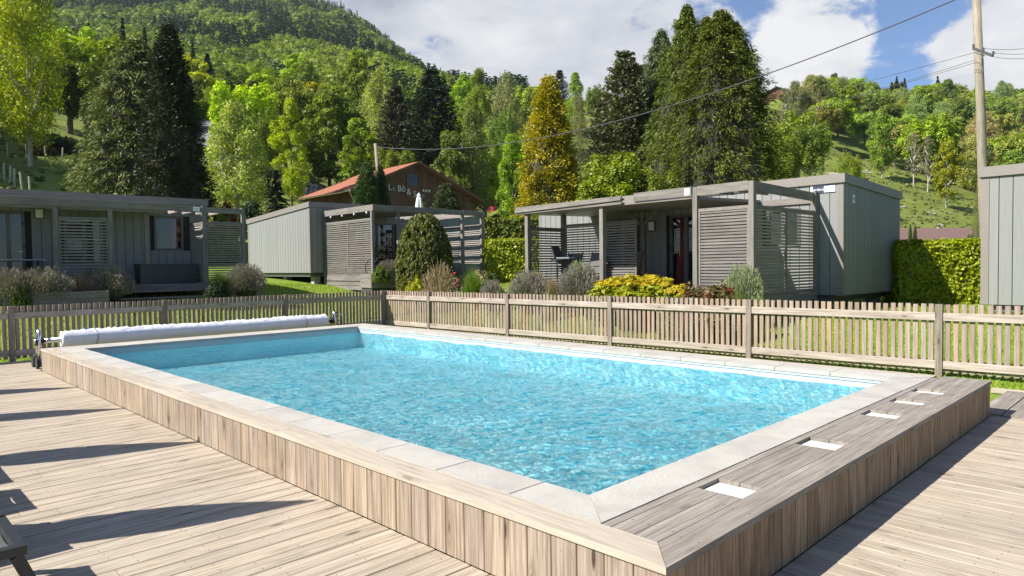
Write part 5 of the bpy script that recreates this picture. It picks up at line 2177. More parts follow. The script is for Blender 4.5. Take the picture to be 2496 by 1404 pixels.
def shrub(kind, mat, label, px, ybase, d, wpx, ytop, color=(.08, .12, .02), name='shrub', cat='shrub', group=None, seed=1, core=True, zbase=None, flower=None):
    """ybase is ignored when the ground is known; size from the picture width and top at depth d"""
    q = at(px, 700, d)
    zg = ground(q.x, q.y) if zbase is None else zbase
    h = at(px, ytop, d).z - zg
    hw = wpx / F * d / 2
    t = thing(name, label, cat, (q.x, q.y, zg), rng.uniform(0, 6), group)
    b = min((.5, .8, 1.2, 2.0), key=lambda q_: abs(math.log(q_ * h / hw)))
    k = (kind, mat, seed, b)
    if k not in _sh_cache:
        _sh_cache[k] = shrub_mesh(kind, seed, M[mat], b)
    o = put('foliage', _sh_cache[k], t)
    o.scale = (hw, hw, h)
    o.color = (*color, 1)
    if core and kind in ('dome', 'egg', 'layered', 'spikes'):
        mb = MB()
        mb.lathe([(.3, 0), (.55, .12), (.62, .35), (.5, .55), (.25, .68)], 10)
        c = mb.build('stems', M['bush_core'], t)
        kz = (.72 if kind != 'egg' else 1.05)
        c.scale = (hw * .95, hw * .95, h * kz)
    else:
        mb = MB()
        for j in range(6):
            an = j * 1.05
            mb.tube([(0, 0, 0), (.25 * hw * math.cos(an), .25 * hw * math.sin(an), h * .5)], .012, 5)
        mb.build('stems', M['bark'], t)
    return t


# behind the right fence, left to right
shrub('egg', 'box_leaf', 'large egg-shaped clipped shrub with bronze-green leaves in the middle of the picture', 1036, 0, 23.0, 142, 528, (.06, .075, .014), name='topiary_shrub', seed=2)
shrub('dome', 'flower_maple', 'small golden-yellow leafed shrub at the foot of the egg-shaped shrub', 1012, 0, 21.4, 76, 655, name='shrub', seed=3)
shrub('twigs', 'dry', 'bare straw-brown twiggy shrub right of the small golden one', 1070, 0, 21.0, 100, 640, name='shrub', seed=4)
shrub('blades', 'leaf', 'fresh green clump of upright ornamental grass behind the fence', 1150, 0, 20.6, 100, 640, (.12, .20, .03), name='ornamental_grass', cat='grass clump', seed=5)
shrub('dome', 'dry', 'low pinkish-brown faded shrub behind the green grass clump', 1165, 0, 22.6, 110, 640, name='shrub', seed=6)
shrub('dome', 'leaf', 'loose mid green shrub between the grass clump and the low hedge', 1195, 0, 21.8, 70, 645, (.07, .115, .022), name='shrub', seed=7)
shrub('spikes', 'lavender', 'low brownish heather at the foot of the loose green shrub', 1200, 0, 20.0, 60, 680, name='shrub', seed=8)
shrub('spikes', 'lavender', 'grey-brown lavender bush left of the terrace corner post', 1292, 0, 19.0, 105, 655, name='lavender', seed=9)
shrub('blades', 'dry', 'straw-coloured arching grass tuft between the two lavender bushes', 1345, 0, 18.4, 75, 662, name='ornamental_grass', cat='grass clump', seed=10)
shrub('dome', 'leaf', 'small yellow-green plant low behind the fence under the straw grass', 1340, 0, 17.6, 60, 700, (.14, .20, .02), name='shrub', seed=11)
shrub('spikes', 'lavender', 'largest grey-brown lavender bush in front of the bright slatted screen', 1415, 0, 18.0, 115, 640, name='lavender', seed=12)
shrub('spikes', 'sage', 'silvery green sprigs on the top of the largest lavender bush', 1408, 0, 18.4, 60, 632, (.15, .18, .11), name='shrub', seed=13)
shrub('dome', 'leaf', 'small dark green shrub at the right foot of the largest lavender bush', 1450, 0, 17.0, 50, 690, (.06, .11, .02), name='shrub', seed=14)
shrub('layered', 'flower_maple', 'wide yellow and orange leafed maple shrub before the dark terrace', 1550, 0, 15.6, 245, 664, name='shrub', seed=15)
shrub('layered', 'flower_maple', 'smaller yellow-orange shrub trailing to the right of the wide one', 1655, 0, 14.6, 120, 690, name='shrub', seed=16)
shrub('dome', 'red_green', 'reddish-green shrub with fine leaves under the bright terrace screen', 1755, 0, 13.3, 190, 668, name='shrub', seed=17)
shrub('dome', 'red_green', 'small reddish shrub between the yellow maple and the terrace post', 1695, 0, 13.9, 130, 664, name='shrub', seed=18)
shrub('spikes', 'sage', 'grey-green rounded rosemary bush against the terrace corner post', 1812, 0, 14.3, 105, 640, (.11, .14, .065), name='shrub', seed=19)
shrub('dome', 'leaf', 'small bright lime green plant at the right foot of the rosemary bush', 1845, 0, 13.2, 50, 703, (.19, .28, .02), name='shrub', seed=20)
shrub('dome', 'leaf', 'low green leafy plant between the largest lavender and the yellow maple shrub', 1478, 0, 16.2, 80, 684, (.09, .15, .025), name='shrub', seed=7)
shrub('dome', 'leaf', 'mid green shrub at the left foot of the smaller yellow-orange shrub', 1632, 0, 14.3, 80, 690, (.12, .19, .03), name='shrub', seed=6)
shrub('blades', 'leaf', 'loose green grass between the reddish shrub and the rosemary', 1800, 0, 13.0, 70, 690, (.13, .19, .04), name='ornamental_grass', cat='grass clump', seed=5)
# red flowers right of the egg-shaped shrub
q = at(1108, 700, 21.8)
t = thing('flower', 'small red-flowered stem right of the egg-shaped shrub', 'flower', (q.x, q.y, ground(q.x, q.y)))
mb = MB()
for k in range(5):
    mb.tube([(k * .04 - .1, 0, 0), (k * .05 - .12, .02 * k, .75 + .08 * (k % 3))], .008, 5)
mb.build('stem', M['leaf'], t)
rs = np.random.default_rng(77)
cc = np.array([[-.10, 0, .98], [.02, 0, 1.03], [.10, 0, .82], [.0, .02, .72], [.12, .0, .66]])
Q, ti = clump_leaves(cc, np.full(5, .045), 40, .03, rs)
put('petals', quads_mesh('petals', Q, ti, M['red_flower']), t)

# planters and plants before the left chalet
Fl = Vector((-9.77, 22.0, 0))


def planter(label, px0, px1, d, ztop, zbot, depth=1.0, rz=A2):
    a = at(px0, 700, d)
    L = None
    t = thing('planter_box', label, 'planter', (a.x, a.y, 0), rz)
    dr = Vector((math.cos(rz), math.sin(rz), 0))
    L = walk(Vector((a.x, a.y, 0)), dr, px1)
    n = max(2, int((ztop - zbot) / .145))
    for k in range(n):
        z = zbot + (k + .5) * (ztop - zbot) / n
        hgt = (ztop - zbot) / n - .006
        put_board('plank', (0, 0, z), (L * .52, 0, z), hgt, .03, M['pergola'], t, up=(0, -1, 0))
        put_board('plank', (L * .523, 0, z), (L, 0, z), hgt, .03, M['pergola'], t, up=(0, -1, 0))
        put_board('plank', (0.0, .02, z), (0.0, depth, z), hgt, .03, M['pergola'], t, up=(-1, 0, 0))
        put_board('plank', (L, .02, z), (L, depth, z), hgt, .03, M['pergola'], t, up=(1, 0, 0))
    mb = MB()
    mb.box(.03, L - .03, .03, depth, zbot - .2, ztop - .08)
    mb.build('soil', M['joint'], t)
    return t, L


planter('long low timber planter filled with lavender in front of the left mobile home', 8, 262, 17.4, 1.12, .40, 1.4, R(38))
planter('timber planter box at the right end of the left terrace', 548, 636, 20.6, 1.12, .55, 1.0, R(20))
planter('small timber planter box at the corner of the middle terrace', 906, 965, 23.6, 1.45, .95, 1.2, R(30))
zb = 1.0
for (kind, mat, lb, px, d, w_, yt, c_, sd) in (
        ('spikes', 'lavender', 'pale flowering lavender at the left end of the long planter', 30, 17.9, 130, 650, None, 9),
        ('dome', 'leaf', 'yellow-green tuft drooping over the left end of the long planter', 48, 17.6, 60, 672, (.12, .17, .03), 7),
        ('spikes', 'lavender', 'dusky lavender in the middle of the long planter', 108, 18.3, 120, 648, None, 12),
        ('blades', 'dry', 'dry arching grass in the long planter', 190, 19.0, 110, 662, None, 10),
        ('spikes', 'sage', 'green leafed tuft against the slatted screen of the left terrace', 235, 20.2, 90, 640, (.04, .06, .03), 13),
        ('spikes', 'lavender', 'dark round lavender at the right end of the long planter', 268, 19.6, 95, 645, None, 8)):
    shrub(kind, mat, lb, px, 0, d, w_, yt, c_ or (.1, .1, .08), name='lavender' if mat == 'lavender' else 'shrub', seed=sd, zbase=.75, group=None)
shrub('blades', 'leaf', 'drooping dark green grass at the corner of the left terrace steps', 535, 0, 20.4, 95, 655, (.055, .085, .02), name='ornamental_grass', cat='grass clump', seed=5, zbase=.9)
shrub('dome', 'leaf', 'dark leafy shrub below the drooping grass', 530, 0, 20.0, 75, 672, (.035, .065, .014), name='shrub', seed=14, zbase=.7)
shrub('spikes', 'lavender', 'blue-grey lavender bush at the right end of the left terrace', 600, 0, 20.9, 92, 640, name='lavender', seed=9, zbase=.8)
shrub('dome', 'leaf', 'bright green trailing plant in the small planter by the middle terrace', 930, 0, 23.5, 56, 640, (.11, .19, .02), name='shrub', seed=11, zbase=1.2)
shrub('spikes', 'lavender', 'faded flowers in the small planter by the middle terrace', 950, 0, 24.2, 60, 632, name='lavender', seed=8, zbase=1.3)
# planting behind the left chalet
shrub('dome', 'coral', 'coral-red leafed bush below the birch', 555, 0, 44, 80, 468, name='shrub', seed=3)
shrub('dome', 'leaf', 'bright yellow-green shrub above the end of the left mobile home', 545, 0, 38, 95, 492, (.13, .2, .02), name='shrub', seed=7)
shrub('dome', 'leaf', 'dark green rounded shrub right of the coral bush', 615, 0, 47, 95, 470, (.035, .06, .018), name='shrub', seed=14)
shrub('dome', 'leaf', 'dark rounded bush on the stone wall', 652, 0, 84, 40, 382, (.03, .05, .014), name='shrub', seed=6)
shrub('dome', 'red_green', 'reddish bushes under the pasture fence', 110, 0, 63, 90, 340, name='shrub', seed=17)
shrub('dome', 'leaf', 'dark thicket at the top of the left pasture', 160, 0, 66, 110, 332, (.03, .045, .016), name='shrub', seed=14)
shrub('dome', 'leaf', 'small green shrub beside the utility pole above the hedge', 2368, 0, 40, 50, 558, (.07, .12, .03), name='shrub', seed=7)

# ------------------------------------------------------------------ trees
_tree_mesh = {}


def tree_mesh(kind, seed):
    """crowns of unit height (z 0..1) and unit half width"""
    rs = np.random.default_rng(seed * 13 + 5)
    if kind == 'broad':
        n = 105
        d = unit(rs.normal(0, 1, (n, 3)))
        lump = 1 + .22 * np.sin(d[:, 0] * 4 + seed) * np.cos(d[:, 1] * 5 + seed * 2)
        c = d * (rs.uniform(.45, .84, n) * lump)[:, None] * np.array([1, 1, .36]) + np.array([0, 0, .60])
        c[:, 2] = np.maximum(c[:, 2], .24)
        rad = rs.uniform(.14, .27, n)
        Q, t = clump_leaves(c, rad, 175, .052, rs, squash=.5, elong=1.5, jit=.6)
        return Q * 1.0, t
    if kind == 'tall':
        n = 95
        z = rs.uniform(.16, .97, n)
        a = rs.uniform(0, 2 * math.pi, n)
        rad = np.sin(np.clip((z - .08) / .92, 0, 1) ** .8 * math.pi) ** .6 * (.9 + .2 * np.sin(a * 3 + seed))
        r = rad * rs.uniform(.35, .92, n)
        c = np.stack([np.cos(a) * r, np.sin(a) * r, z], 1)
        Q, t = clump_leaves(c, rs.uniform(.16, .30, n), 175, .058, rs, squash=.28, elong=1.6, jit=.6)
        return Q, t
    if kind == 'airy':        # birch and willow, drooping light sprays
        n = 150
        z = rs.uniform(.2, .98, n)
        a = rs.uniform(0, 2 * math.pi, n)
        rad = np.sin(np.clip((z - .1) / .9, 0, 1) ** .75 * math.pi) ** .7
        r = rad * np.sqrt(rs.uniform(.05, .95, n))
        c = np.stack([np.cos(a) * r, np.sin(a) * r, z], 1)
        per = 95
        idx = np.repeat(np.arange(n), per)
        dr = rs.normal(0, 1, (len(idx), 3)) * np.array([.10, .10, .02])
        dr[:, 2] -= np.abs(rs.normal(0, .055, len(idx)))
        P = c[idx] + dr
        al = np.tile(np.array([0, 0, -1.0]), (len(idx), 1)) * .22 + rs.normal(0, .3, (len(idx), 3)) * np.array([1, 1, .2])
        t = rs.uniform(0, 1, n)[idx] * .5 + rs.uniform(0, .5, len(idx))
        Q = leaves(P, rs.normal(0, 1, P.shape), .042, rs, 1.9, .6, along=al)
        return Q, t
    if kind in ('spruce', 'bigspruce', 'hemlock', 'pine', 'fir_far'):
        lev, br, sp, wd = {'spruce': (32, 11, 13, .095), 'bigspruce': (56, 18, 90, .016), 'hemlock': (52, 17, 80, .017), 'pine': (34, 15, 60, .042), 'fir_far': (14, 6, 5, .16)}[kind]
        Q, T = [], []
        for l in range(lev):
            f = (l + rs.uniform(0, .6)) / lev
            zt = .03 + .95 * f
            R_ = {'spruce': (1 - f) ** .85, 'bigspruce': np.interp(f, [0, .08, .35, .6, .8, .93, 1], [.95, 1, .98, .82, .56, .25, .03]), 'hemlock': np.interp(f, [0, .1, .4, .75, .9, 1], [.95, 1, .92, .60, .34, .08]),
                  'pine': np.interp(f, [0, .25, .4, .7, 1], [.25, .6, 1, .8, .15]), 'fir_far': (1 - f) ** .8}[kind]
            nb = max(4, int(br * (.45 + .55 * R_)))
            for b_ in range(nb):
                a = 2 * math.pi * (b_ + rs.uniform(-.4, .4)) / nb + l * 2.4
                ln = R_ * (rs.uniform(.62, 1.12) if kind in ('bigspruce', 'hemlock', 'pine') else rs.uniform(.72, 1.12)) * (1 + .13 * math.sin(a * 3 + l * .45))
                s = (rs.uniform(.45, 1, sp) if kind in ('bigspruce', 'hemlock') else rs.uniform(.12, 1, sp)) ** .7
                up_ = {'spruce': .02, 'bigspruce': .10, 'hemlock': .06, 'pine': .09, 'fir_far': 0.0}[kind]
                droop = {'spruce': .10, 'bigspruce': .11, 'hemlock': .12, 'pine': .02, 'fir_far': .12}[kind]
                r = ln * s
                z = zt + up_ * r - droop * r * s * (.6 + .4 * R_)
                side = rs.normal(0, .07 if kind != 'pine' else .12, sp) * (1.1 - .5 * s)
                ca, sa = math.cos(a), math.sin(a)
                P = np.stack([ca * r - sa * side, sa * r + ca * side, z + rs.normal(0, .006, sp)], 1)
                al = np.tile(np.array([ca, sa, -.10]), (sp, 1)) + rs.normal(0, .25, (sp, 3)) * np.array([1, 1, .3])
                if kind in ('bigspruce', 'hemlock'):
                    P[:, 2] -= np.abs(rs.normal(0, .012, sp))
                    al[:, 2] -= rs.uniform(0, .8, sp)
                N = np.tile(np.array([ca * .5, sa * .5, .8]), (sp, 1))
                Q.append(leaves(P, N, wd, rs, {'bigspruce': 4.2, 'hemlock': 4.0, 'pine': 2.4}.get(kind, 2.1), .55, along=al))
                T.append(np.clip(rs.uniform(.1, .9) * .45 + s * .25 + rs.uniform(0, .4, sp), 0, 1))
        Q = np.concatenate(Q)
        # vertical scale of sprays: the unit crown is stretched upwards, keep sprays from growing tall
        c = Q.mean(1, keepdims=True)
        return Q, np.concatenate(T)
    if kind == 'column':      # dense cypress built of upright flame-like sprays
        n = 900
        z = rs.uniform(0, 1, n) ** 1.05
        a = rs.uniform(0, 2 * math.pi, n)
        rad = np.interp(z, [0, .08, .25, .55, .8, .93, 1], [.86, .95, .92, .70, .42, .2, .02]) * (1 + .10 * np.sin(a * 4 + z * 15))
        r = rad * rs.uniform(.72, 1.05, n)
        c = np.stack([np.cos(a) * r, np.sin(a) * r, z * .98], 1)
        per = 56
        idx = np.repeat(np.arange(n), per)
        out = np.stack([np.cos(a), np.sin(a), np.zeros(n)], 1)[idx]
        P = c[idx] + rs.normal(0, 1, (len(idx), 3)) * np.array([.085, .085, .014]) 
        P[:, 2] -= rs.uniform(0, .018, len(idx))
        al = out * .7 + np.array([0, 0, .12]) + rs.normal(0, .3, (len(idx), 3)) * np.array([1, 1, .3])
        Q = leaves(P, out + np.array([0, 0, .5]), .040, rs, 2.1, .7, along=al)
        t = rs.beta(1.6, 1.6, n)[idx] * .7 + rs.uniform(0, .3, len(idx))
        return Q, t
    if kind == 'thin':        # sparse, half bare crown
        n = 60
        z = rs.uniform(.3, .98, n)
        a = rs.uniform(0, 2 * math.pi, n)
        r = rs.uniform(.1, .8, n) * np.sin((z - .2) / .8 * math.pi) ** .5
        c = np.stack([np.cos(a) * r, np.sin(a) * r, z], 1)
        Q, t = clump_leaves(c, rs.uniform(.1, .22, n), 22, .07, rs, squash=.3)
        return Q, t


def crown(kind, seed, mat, asp=.35):
    b = min((.14, .22, .32, .46, .65), key=lambda q: abs(math.log(q / asp)))
    k = (kind, seed, mat, b)
    if k not in _tree_mesh:
        Q, t = tree_mesh(kind, seed)
        cc = Q.mean(1, keepdims=True)
        q = Q - cc
        q[:, :, 2] *= b
        Q = cc + q
        _tree_mesh[k] = quads_mesh('crown', Q, t, M[mat])
    return _tree_mesh[k]


def trunk_mesh(kind, mat, seed=0):
    """unit tree: height 1, half width 1; z is stretched later so branches are drawn for that"""
    k = ('trunk', kind, mat, seed)
    if k in _tree_mesh:
        return _tree_mesh[k]
    r_ = random.Random(seed + 3)
    mb = MB()
    if kind in ('spruce', 'bigspruce', 'hemlock', 'pine', 'column'):
        mb.tube([(0, 0, -.06), (0, 0, .3), (0, 0, .7), (0, 0, .98)], [.085, .06, .032, .006], 8)
    else:
        p = [(0, 0, -.06), (.03, .01, .15), (.0, .04, .35), (.05, 0, .6), (.0, .0, .88)]
        mb.tube(p, [.085, .062, .048, .03, .006], 8)
        for j in range(9):
            z = .2 + .07 * j + r_.uniform(-.02, .02)
            a = j * 2.3 + r_.uniform(-.4, .4)
            l = r_.uniform(.45, .8) * (1 if z < .6 else .6)
            mb.tube([(0.02, .02, z), (l * .5 * math.cos(a), l * .5 * math.sin(a), z + .08), (l * math.cos(a), l * math.sin(a), z + .2)], [.03, .02, .005], 5)
    m = mb.mesh('trunk', M[mat], True)
    _tree_mesh[k] = m
    return m


NTREE = 0
CROWN_GAIN = 1.12
LEAF_GAIN = 1.65


def tree(kind, label, x, y, h, hw, color, cat='tree', group=None, seed=0, mat=None, bark='bark', zg=None, name=None, bare=0.0, lean=0.0):
    global NTREE
    NTREE += 1
    zg = ground(x, y) - .1 if zg is None else zg
    nm = name or {'broad': 'broadleaf_tree', 'tall': 'broadleaf_tree', 'airy': 'birch_tree', 'spruce': 'spruce_tree', 'bigspruce': 'spruce_tree', 'hemlock': 'hemlock_tree',
                  'pine': 'pine_tree', 'column': 'cypress_tree', 'thin': 'bare_tree'}[kind]
    t = thing(nm, label, cat, (x, y, zg), rng.uniform(0, 6.28), group)
    mt = mat or ('needle' if kind in ('spruce', 'bigspruce', 'hemlock', 'pine', 'column') else 'leaf')
    c = put('crown', crown(kind, seed, mt, hw / h), t)
    if kind in ('broad', 'tall'):
        hw *= 1.16
    c.scale = (hw, hw, h * (1 - bare))
    c.location = (0, 0, h * bare)
    gain = LEAF_GAIN if mt == 'leaf' else CROWN_GAIN
    if mt == 'leaf':
        color = (max(color[0], .68 * color[1]), color[1], color[2])
    c.color = (*[v * gain for v in color], 1)
    k = put('trunk', trunk_mesh(kind, bark, seed % 3), t)
    k.scale = (hw * (.55 if kind in ('bigspruce', 'hemlock', 'column') else .8), hw * (.55 if kind in ('bigspruce', 'hemlock', 'column') else .8), h)
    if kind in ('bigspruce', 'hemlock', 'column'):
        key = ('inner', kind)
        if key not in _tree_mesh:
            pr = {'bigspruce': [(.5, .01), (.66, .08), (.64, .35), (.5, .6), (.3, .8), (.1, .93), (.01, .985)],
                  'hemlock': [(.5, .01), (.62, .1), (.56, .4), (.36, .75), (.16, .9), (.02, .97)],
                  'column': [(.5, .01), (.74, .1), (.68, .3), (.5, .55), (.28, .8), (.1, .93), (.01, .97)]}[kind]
            _tree_mesh[key] = MB().lathe(pr, 14, fold=.12, folds=5).mesh('dark_crown_core', M['bush_core'])  # solid dark core, its colour standing in for shade between the boughs
        ib = put('dark_crown_core', _tree_mesh[key], t)
        ib.scale = (hw, hw, h)
    if lean:
        t.rotation_euler = (0, lean, 0)
    return t


LIME, MID, DEEP, OLIVE, PALE = (.20, .27, .010), (.11, .19, .015), (.055, .11, .018), (.12, .145, .03), (.20, .24, .06)
YEL = (.17, .19, .012)
SPR, DARKSPR, GREYG = (.06, .08, .02), (.035, .05, .02), (.095, .105, .05)


def T(kind, px, ytop, wpx, d, color, label, seed=0, **kw):
    q = at(px, ytop, d)
    zg = ground(q.x, d) - .1
    h = q.z - zg
    return tree(kind, label, q.x, d, h, wpx / F * d / 2, color, seed=seed, zg=zg, **kw)


# big ones first
T('hemlock', 330, 84, 330, 40, (.10, .122, .036), 'broad feathery grey-green conifer left of the dark cypress', 1, name='cedar_tree')
T('column', 410, 54, 178, 37.5, (.028, .037, .013), 'tall dark green cypress against the feathery conifer', 2)
T('column', 1335, 182, 165, 48, (.12, .10, .01), 'tall golden-yellow cypress in the centre right', 3, mat='gold')
T('bigspruce', 1674, 0, 225, 45, (.075, .115, .010), 'tall narrow-topped spruce, left half of the big spruce group', 4)
T('bigspruce', 1758, 14, 320, 42, (.072, .095, .010), 'widest spruce with drooping branches in the big spruce group', 5)
T('bigspruce', 1788, 42, 215, 44, (.034, .055, .010), 'shaded dark spruce at the right edge of the big spruce group', 6)
T('bigspruce', 1612, 60, 200, 52, (.07, .09, .035), 'thin-topped spruce behind the left side of the big spruce group', 7)
T('pine', 1522, 122, 190, 50, GREYG, 'grey-green pine with bare inner twigs left of the big spruces', 8)
T('pine', 1470, 215, 110, 55, (.07, .075, .04), 'smaller brownish pine at the left of the grey-green pine', 9)
T('broad', 1505, 348, 190, 35, (.10, .18, .012), 'fresh green low broadleaf tree above the left end of the right terrace', 1, bare=.0)
T('broad', 1600, 390, 130, 34, (.085, .14, .014), 'smaller green broadleaf tree under the big spruce', 2)
T('airy', 570, 248, 170, 56, (.19, .225, .055), 'weeping birch with white trunk before the grey farmhouse', 1, bark='pale_bark')
T('airy', 55, -120, 190, 56, (.17, .19, .012), 'tall birch with yellow-green crown at the left edge', 2, bark='pale_bark')
T('airy', -40, -60, 190, 62, (.15, .19, .012), 'tall birch just cut by the left edge', 3, bark='pale_bark')
T('tall', 705, 244, 95, 74, LIME, 'slender bright lime-green tree above the stone walls', 1)
T('broad', 592, 185, 165, 92, LIME, 'large bright maple behind the birch', 2)
T('broad', 525, 205, 90, 100, (.10, .15, .012), 'bright green tree just right of the dark cypress', 3)
T('broad', 640, 255, 90, 84, (.10, .16, .012), 'green maple right of the weeping birch', 1)
T('tall', 800, 215, 145, 98, (.09, .155, .014), 'tall full green tree above the orange roof', 2)
T('tall', 872, 292, 105, 94, (.10, .175, .012), 'bright green tree close behind the left end of the orange roof', 3)
T('airy', 925, 160, 110, 118, PALE, 'pale yellow weeping tree high in the middle', 1)
T('pine', 1052, 168, 165, 96, (.020, .032, .016), 'round-topped black-green pine behind the restaurant', 3)
T('pine', 965, 205, 110, 98, (.05, .052, .026), 'dull brown-green pine left of the black-green one', 2)
T('broad', 965, 345, 90, 86, (.11, .155, .015), 'yellow-green tree behind the leaning post', 2)
T('airy', 1150, 262, 105, 92, (.10, .14, .03), 'light airy tree right of the black-green pine', 2)
T('tall', 1100, 320, 100, 90, (.075, .13, .02), 'green tree above the right gable of the restaurant', 1)
T('tall', 1248, 330, 90, 62, (.085, .175, .015), 'fresh green tree left of the golden cypress', 2)
T('broad', 1225, 255, 70, 118, (.08, .14, .025), 'small open green tree with visible trunk on the middle slope', 3)
T('airy', 1232, 172, 90, 150, (.15, .165, .07), 'pale grey-green willow on the middle skyline', 3)
T('tall', 1166, 166, 62, 152, MID, 'deep green round tree left of the pale willow', 1)
T('tall', 1402, 178, 48, 168, MID, 'round green tree alone on the bright ridge', 3)
T('pine', 1364, 168, 56, 175, (.035, .05, .03), 'dark ragged tree left of the round green tree on the ridge', 2)
T('airy', 1410, 225, 60, 120, (.15, .165, .06), 'thin pale young tree on the bright slope', 2)
T('broad', 1450, 200, 50, 182, (.10, .14, .02), 'low bush-like tree on the skyline beside the pine', 1)
T('column', 893, 395, 85, 57, (.045, .10, .018), 'bright green conical conifer beside the leaning post', 1, mat='needle')
T('column', 925, 400, 60, 58, (.035, .07, .016), 'dark green conifer just right of the leaning post', 2, mat='needle')
T('column', 1088, 445, 100, 56, (.05, .075, .025), 'round-topped yew before the right end of the restaurant', 3, mat='needle', name='yew_tree')
T('column', 1035, 492, 40, 55, (.07, .10, .03), 'small juniper between the parasol and the yew', 2, mat='needle', name='juniper')
T('spruce', 672, 412, 95, 50, (.03, .042, .02), 'small dark thin conifer before the lower stone wall', 2)
T('spruce', 298, 38, 55, 150, (.05, .042, .02), 'brownish spruce top above the bright maples', 2)
T('spruce', 352, 58, 50, 155, (.035, .042, .018), 'dark spruce top right of the brownish one', 3)
T('spruce', 215, 50, 45, 150, (.035, .045, .018), 'dark spruce top left of the brownish one', 1)
T('spruce', 505, 128, 75, 170, (.018, .03, .014), 'dark pointed spruce right of the cypress', 2)
T('spruce', 470, 100, 50, 165, (.02, .032, .014), 'dark spruce close behind the cypress', 1)
T('broad', 112, 70, 180, 98, LIME, 'bright maple left of the huge one', 3)
T('broad', 292, 96, 150, 104, (.19, .25, .012), 'bright maple behind the feathery conifer', 1)
T('broad', 160, 55, 210, 96, LIME, 'huge bright maple in the upper left', 1)
T('broad', 235, 74, 180, 92, (.13, .19, .008), 'bright maple right of the huge one', 2)
T('broad', 205, 150, 150, 86, (.06, .115, .01), 'shaded green maple under the bright ones', 3)
T('broad', 95, 105, 130, 84, (.11, .17, .01), 'green maple behind the tall birch', 2)
T('tall', 62, 120, 90, 80, (.09, .14, .01), 'small tree with a lit trunk on the left pasture', 3, bark='pale_bark')
T('broad', 455, 175, 90, 100, (.05, .085, .02), 'dull green tree peeping out right of the cypress', 1)
T('tall', 870, 128, 90, 150, MID, 'green tree on the middle ridge under the mountain', 2)
T('tall', 1305, 225, 60, 150, (.10, .15, .03), 'pale green tree behind the top of the golden cypress', 1)
# right slope
T('airy', 1938, 196, 60, 168, (.13, .145, .06), 'pale tree left on the right skyline', 1)
T('thin', 1912, 212, 52, 150, (.14, .13, .08), 'half bare grey tree before the skyline hut', 1, bark='pale_bark')
T('airy', 1990, 186, 110, 172, (.12, .14, .045), 'wide pale grey-green tree on the right skyline', 2)
T('airy', 2055, 186, 70, 176, (.11, .135, .045), 'second pale tree on the right skyline', 3)
T('broad', 1945, 262, 130, 106, (.12, .17, .012), 'bright yellow-green tree beside the big spruce', 1)
T('broad', 1975, 285, 100, 100, (.07, .12, .016), 'green tree with pale trunks in the cluster beside the big spruce', 2, bark='pale_bark')
T('broad', 1915, 330, 90, 95, (.085, .14, .012), 'low green tree at the foot of the cluster', 3)
T('broad', 2072, 356, 62, 84, (.13, .18, .012), 'yellow-green bush-like tree alone on the stony slope', 1)
T('tall', 2308, 345, 68, 101, (.17, .20, .012), 'lone bright lime tree casting its shadow on the grass', 2, bark='pale_bark')
T('tall', 2150, 268, 60, 122, (.10, .155, .015), 'bright slender tree at the wood edge', 3, bark='pale_bark')
T('thin', 2228, 325, 60, 118, (.14, .13, .07), 'half bare pale tree at the wood edge, left of two', 2, bark='pale_bark')
T('thin', 2262, 335, 55, 114, (.13, .13, .07), 'half bare pale tree at the wood edge, right of two', 3, bark='pale_bark')
T('airy', 2392, 440, 40, 52, (.10, .12, .03), 'ivy-clad thin tree directly behind the utility pole', 3)
for k, px in enumerate((2219, 2231)):
    T('column', px, 545 + 3 * k, 12, 58, (.05, .10, .014), ('left', 'right')[k] + ' one of two small columnar thujas before the brown roofed house', 1 + k, mat='needle', name='thuja')

# woods: individual trees drawn by zone
G_MID, G_RIGHT, G_LEFT = 'trees of the mixed wood under the mountain', 'trees of the wood on the right-hand slope', 'trees of the wood behind the left pasture'


def edge_d(px):
    return float(np.interp(px, [1960, 2000, 2100, 2200, 2300, 2400, 2500, 2700], [190, 165, 152, 138, 126, 116, 112, 108]))


def scatter(n, px0, px1, d0, d1, kinds, label, group, cond=None, hmul=1.0, seed=5, mind=.045):
    r_ = random.Random(seed)
    pts = []
    tries = 0
    while len(pts) < n and tries < n * 60:
        tries += 1
        px = r_.uniform(px0, px1)
        d = math.exp(r_.uniform(math.log(d0), math.log(d1)))
        if cond and not cond(px, d):
            continue
        x = (px - 1248) / F * d
        if any((x - a) ** 2 + (d - b) ** 2 < (mind * d) ** 2 for a, b in pts):
            continue
        pts.append((x, d))
        kind, colr, hh, asp = r_.choice(kinds)
        h = hh * r_.uniform(.75, 1.2) * hmul
        c = tuple(v * r_.uniform(.8, 1.22) for v in colr)
        side = ('far left', 'left', 'left of middle', 'right of middle', 'right', 'far right')[min(5, int(6 * (px - px0) / (px1 - px0)))]
        row = ('front', 'second', 'far')[min(2, int(3 * math.log(d / d0) / math.log(d1 / d0)))]
        tree(kind, label % ({'spruce': 'dark pointed spruce', 'pine': 'dull green pine', 'airy': 'pale airy tree', 'broad': 'round-crowned green broadleaf tree', 'tall': 'tall green broadleaf tree', 'thin': 'half bare grey tree'}[kind]) + ', %s row, %s' % (row, side),
             x, d, h, h * asp * .5, c, group=group, seed=r_.choice((1, 2, 3)))


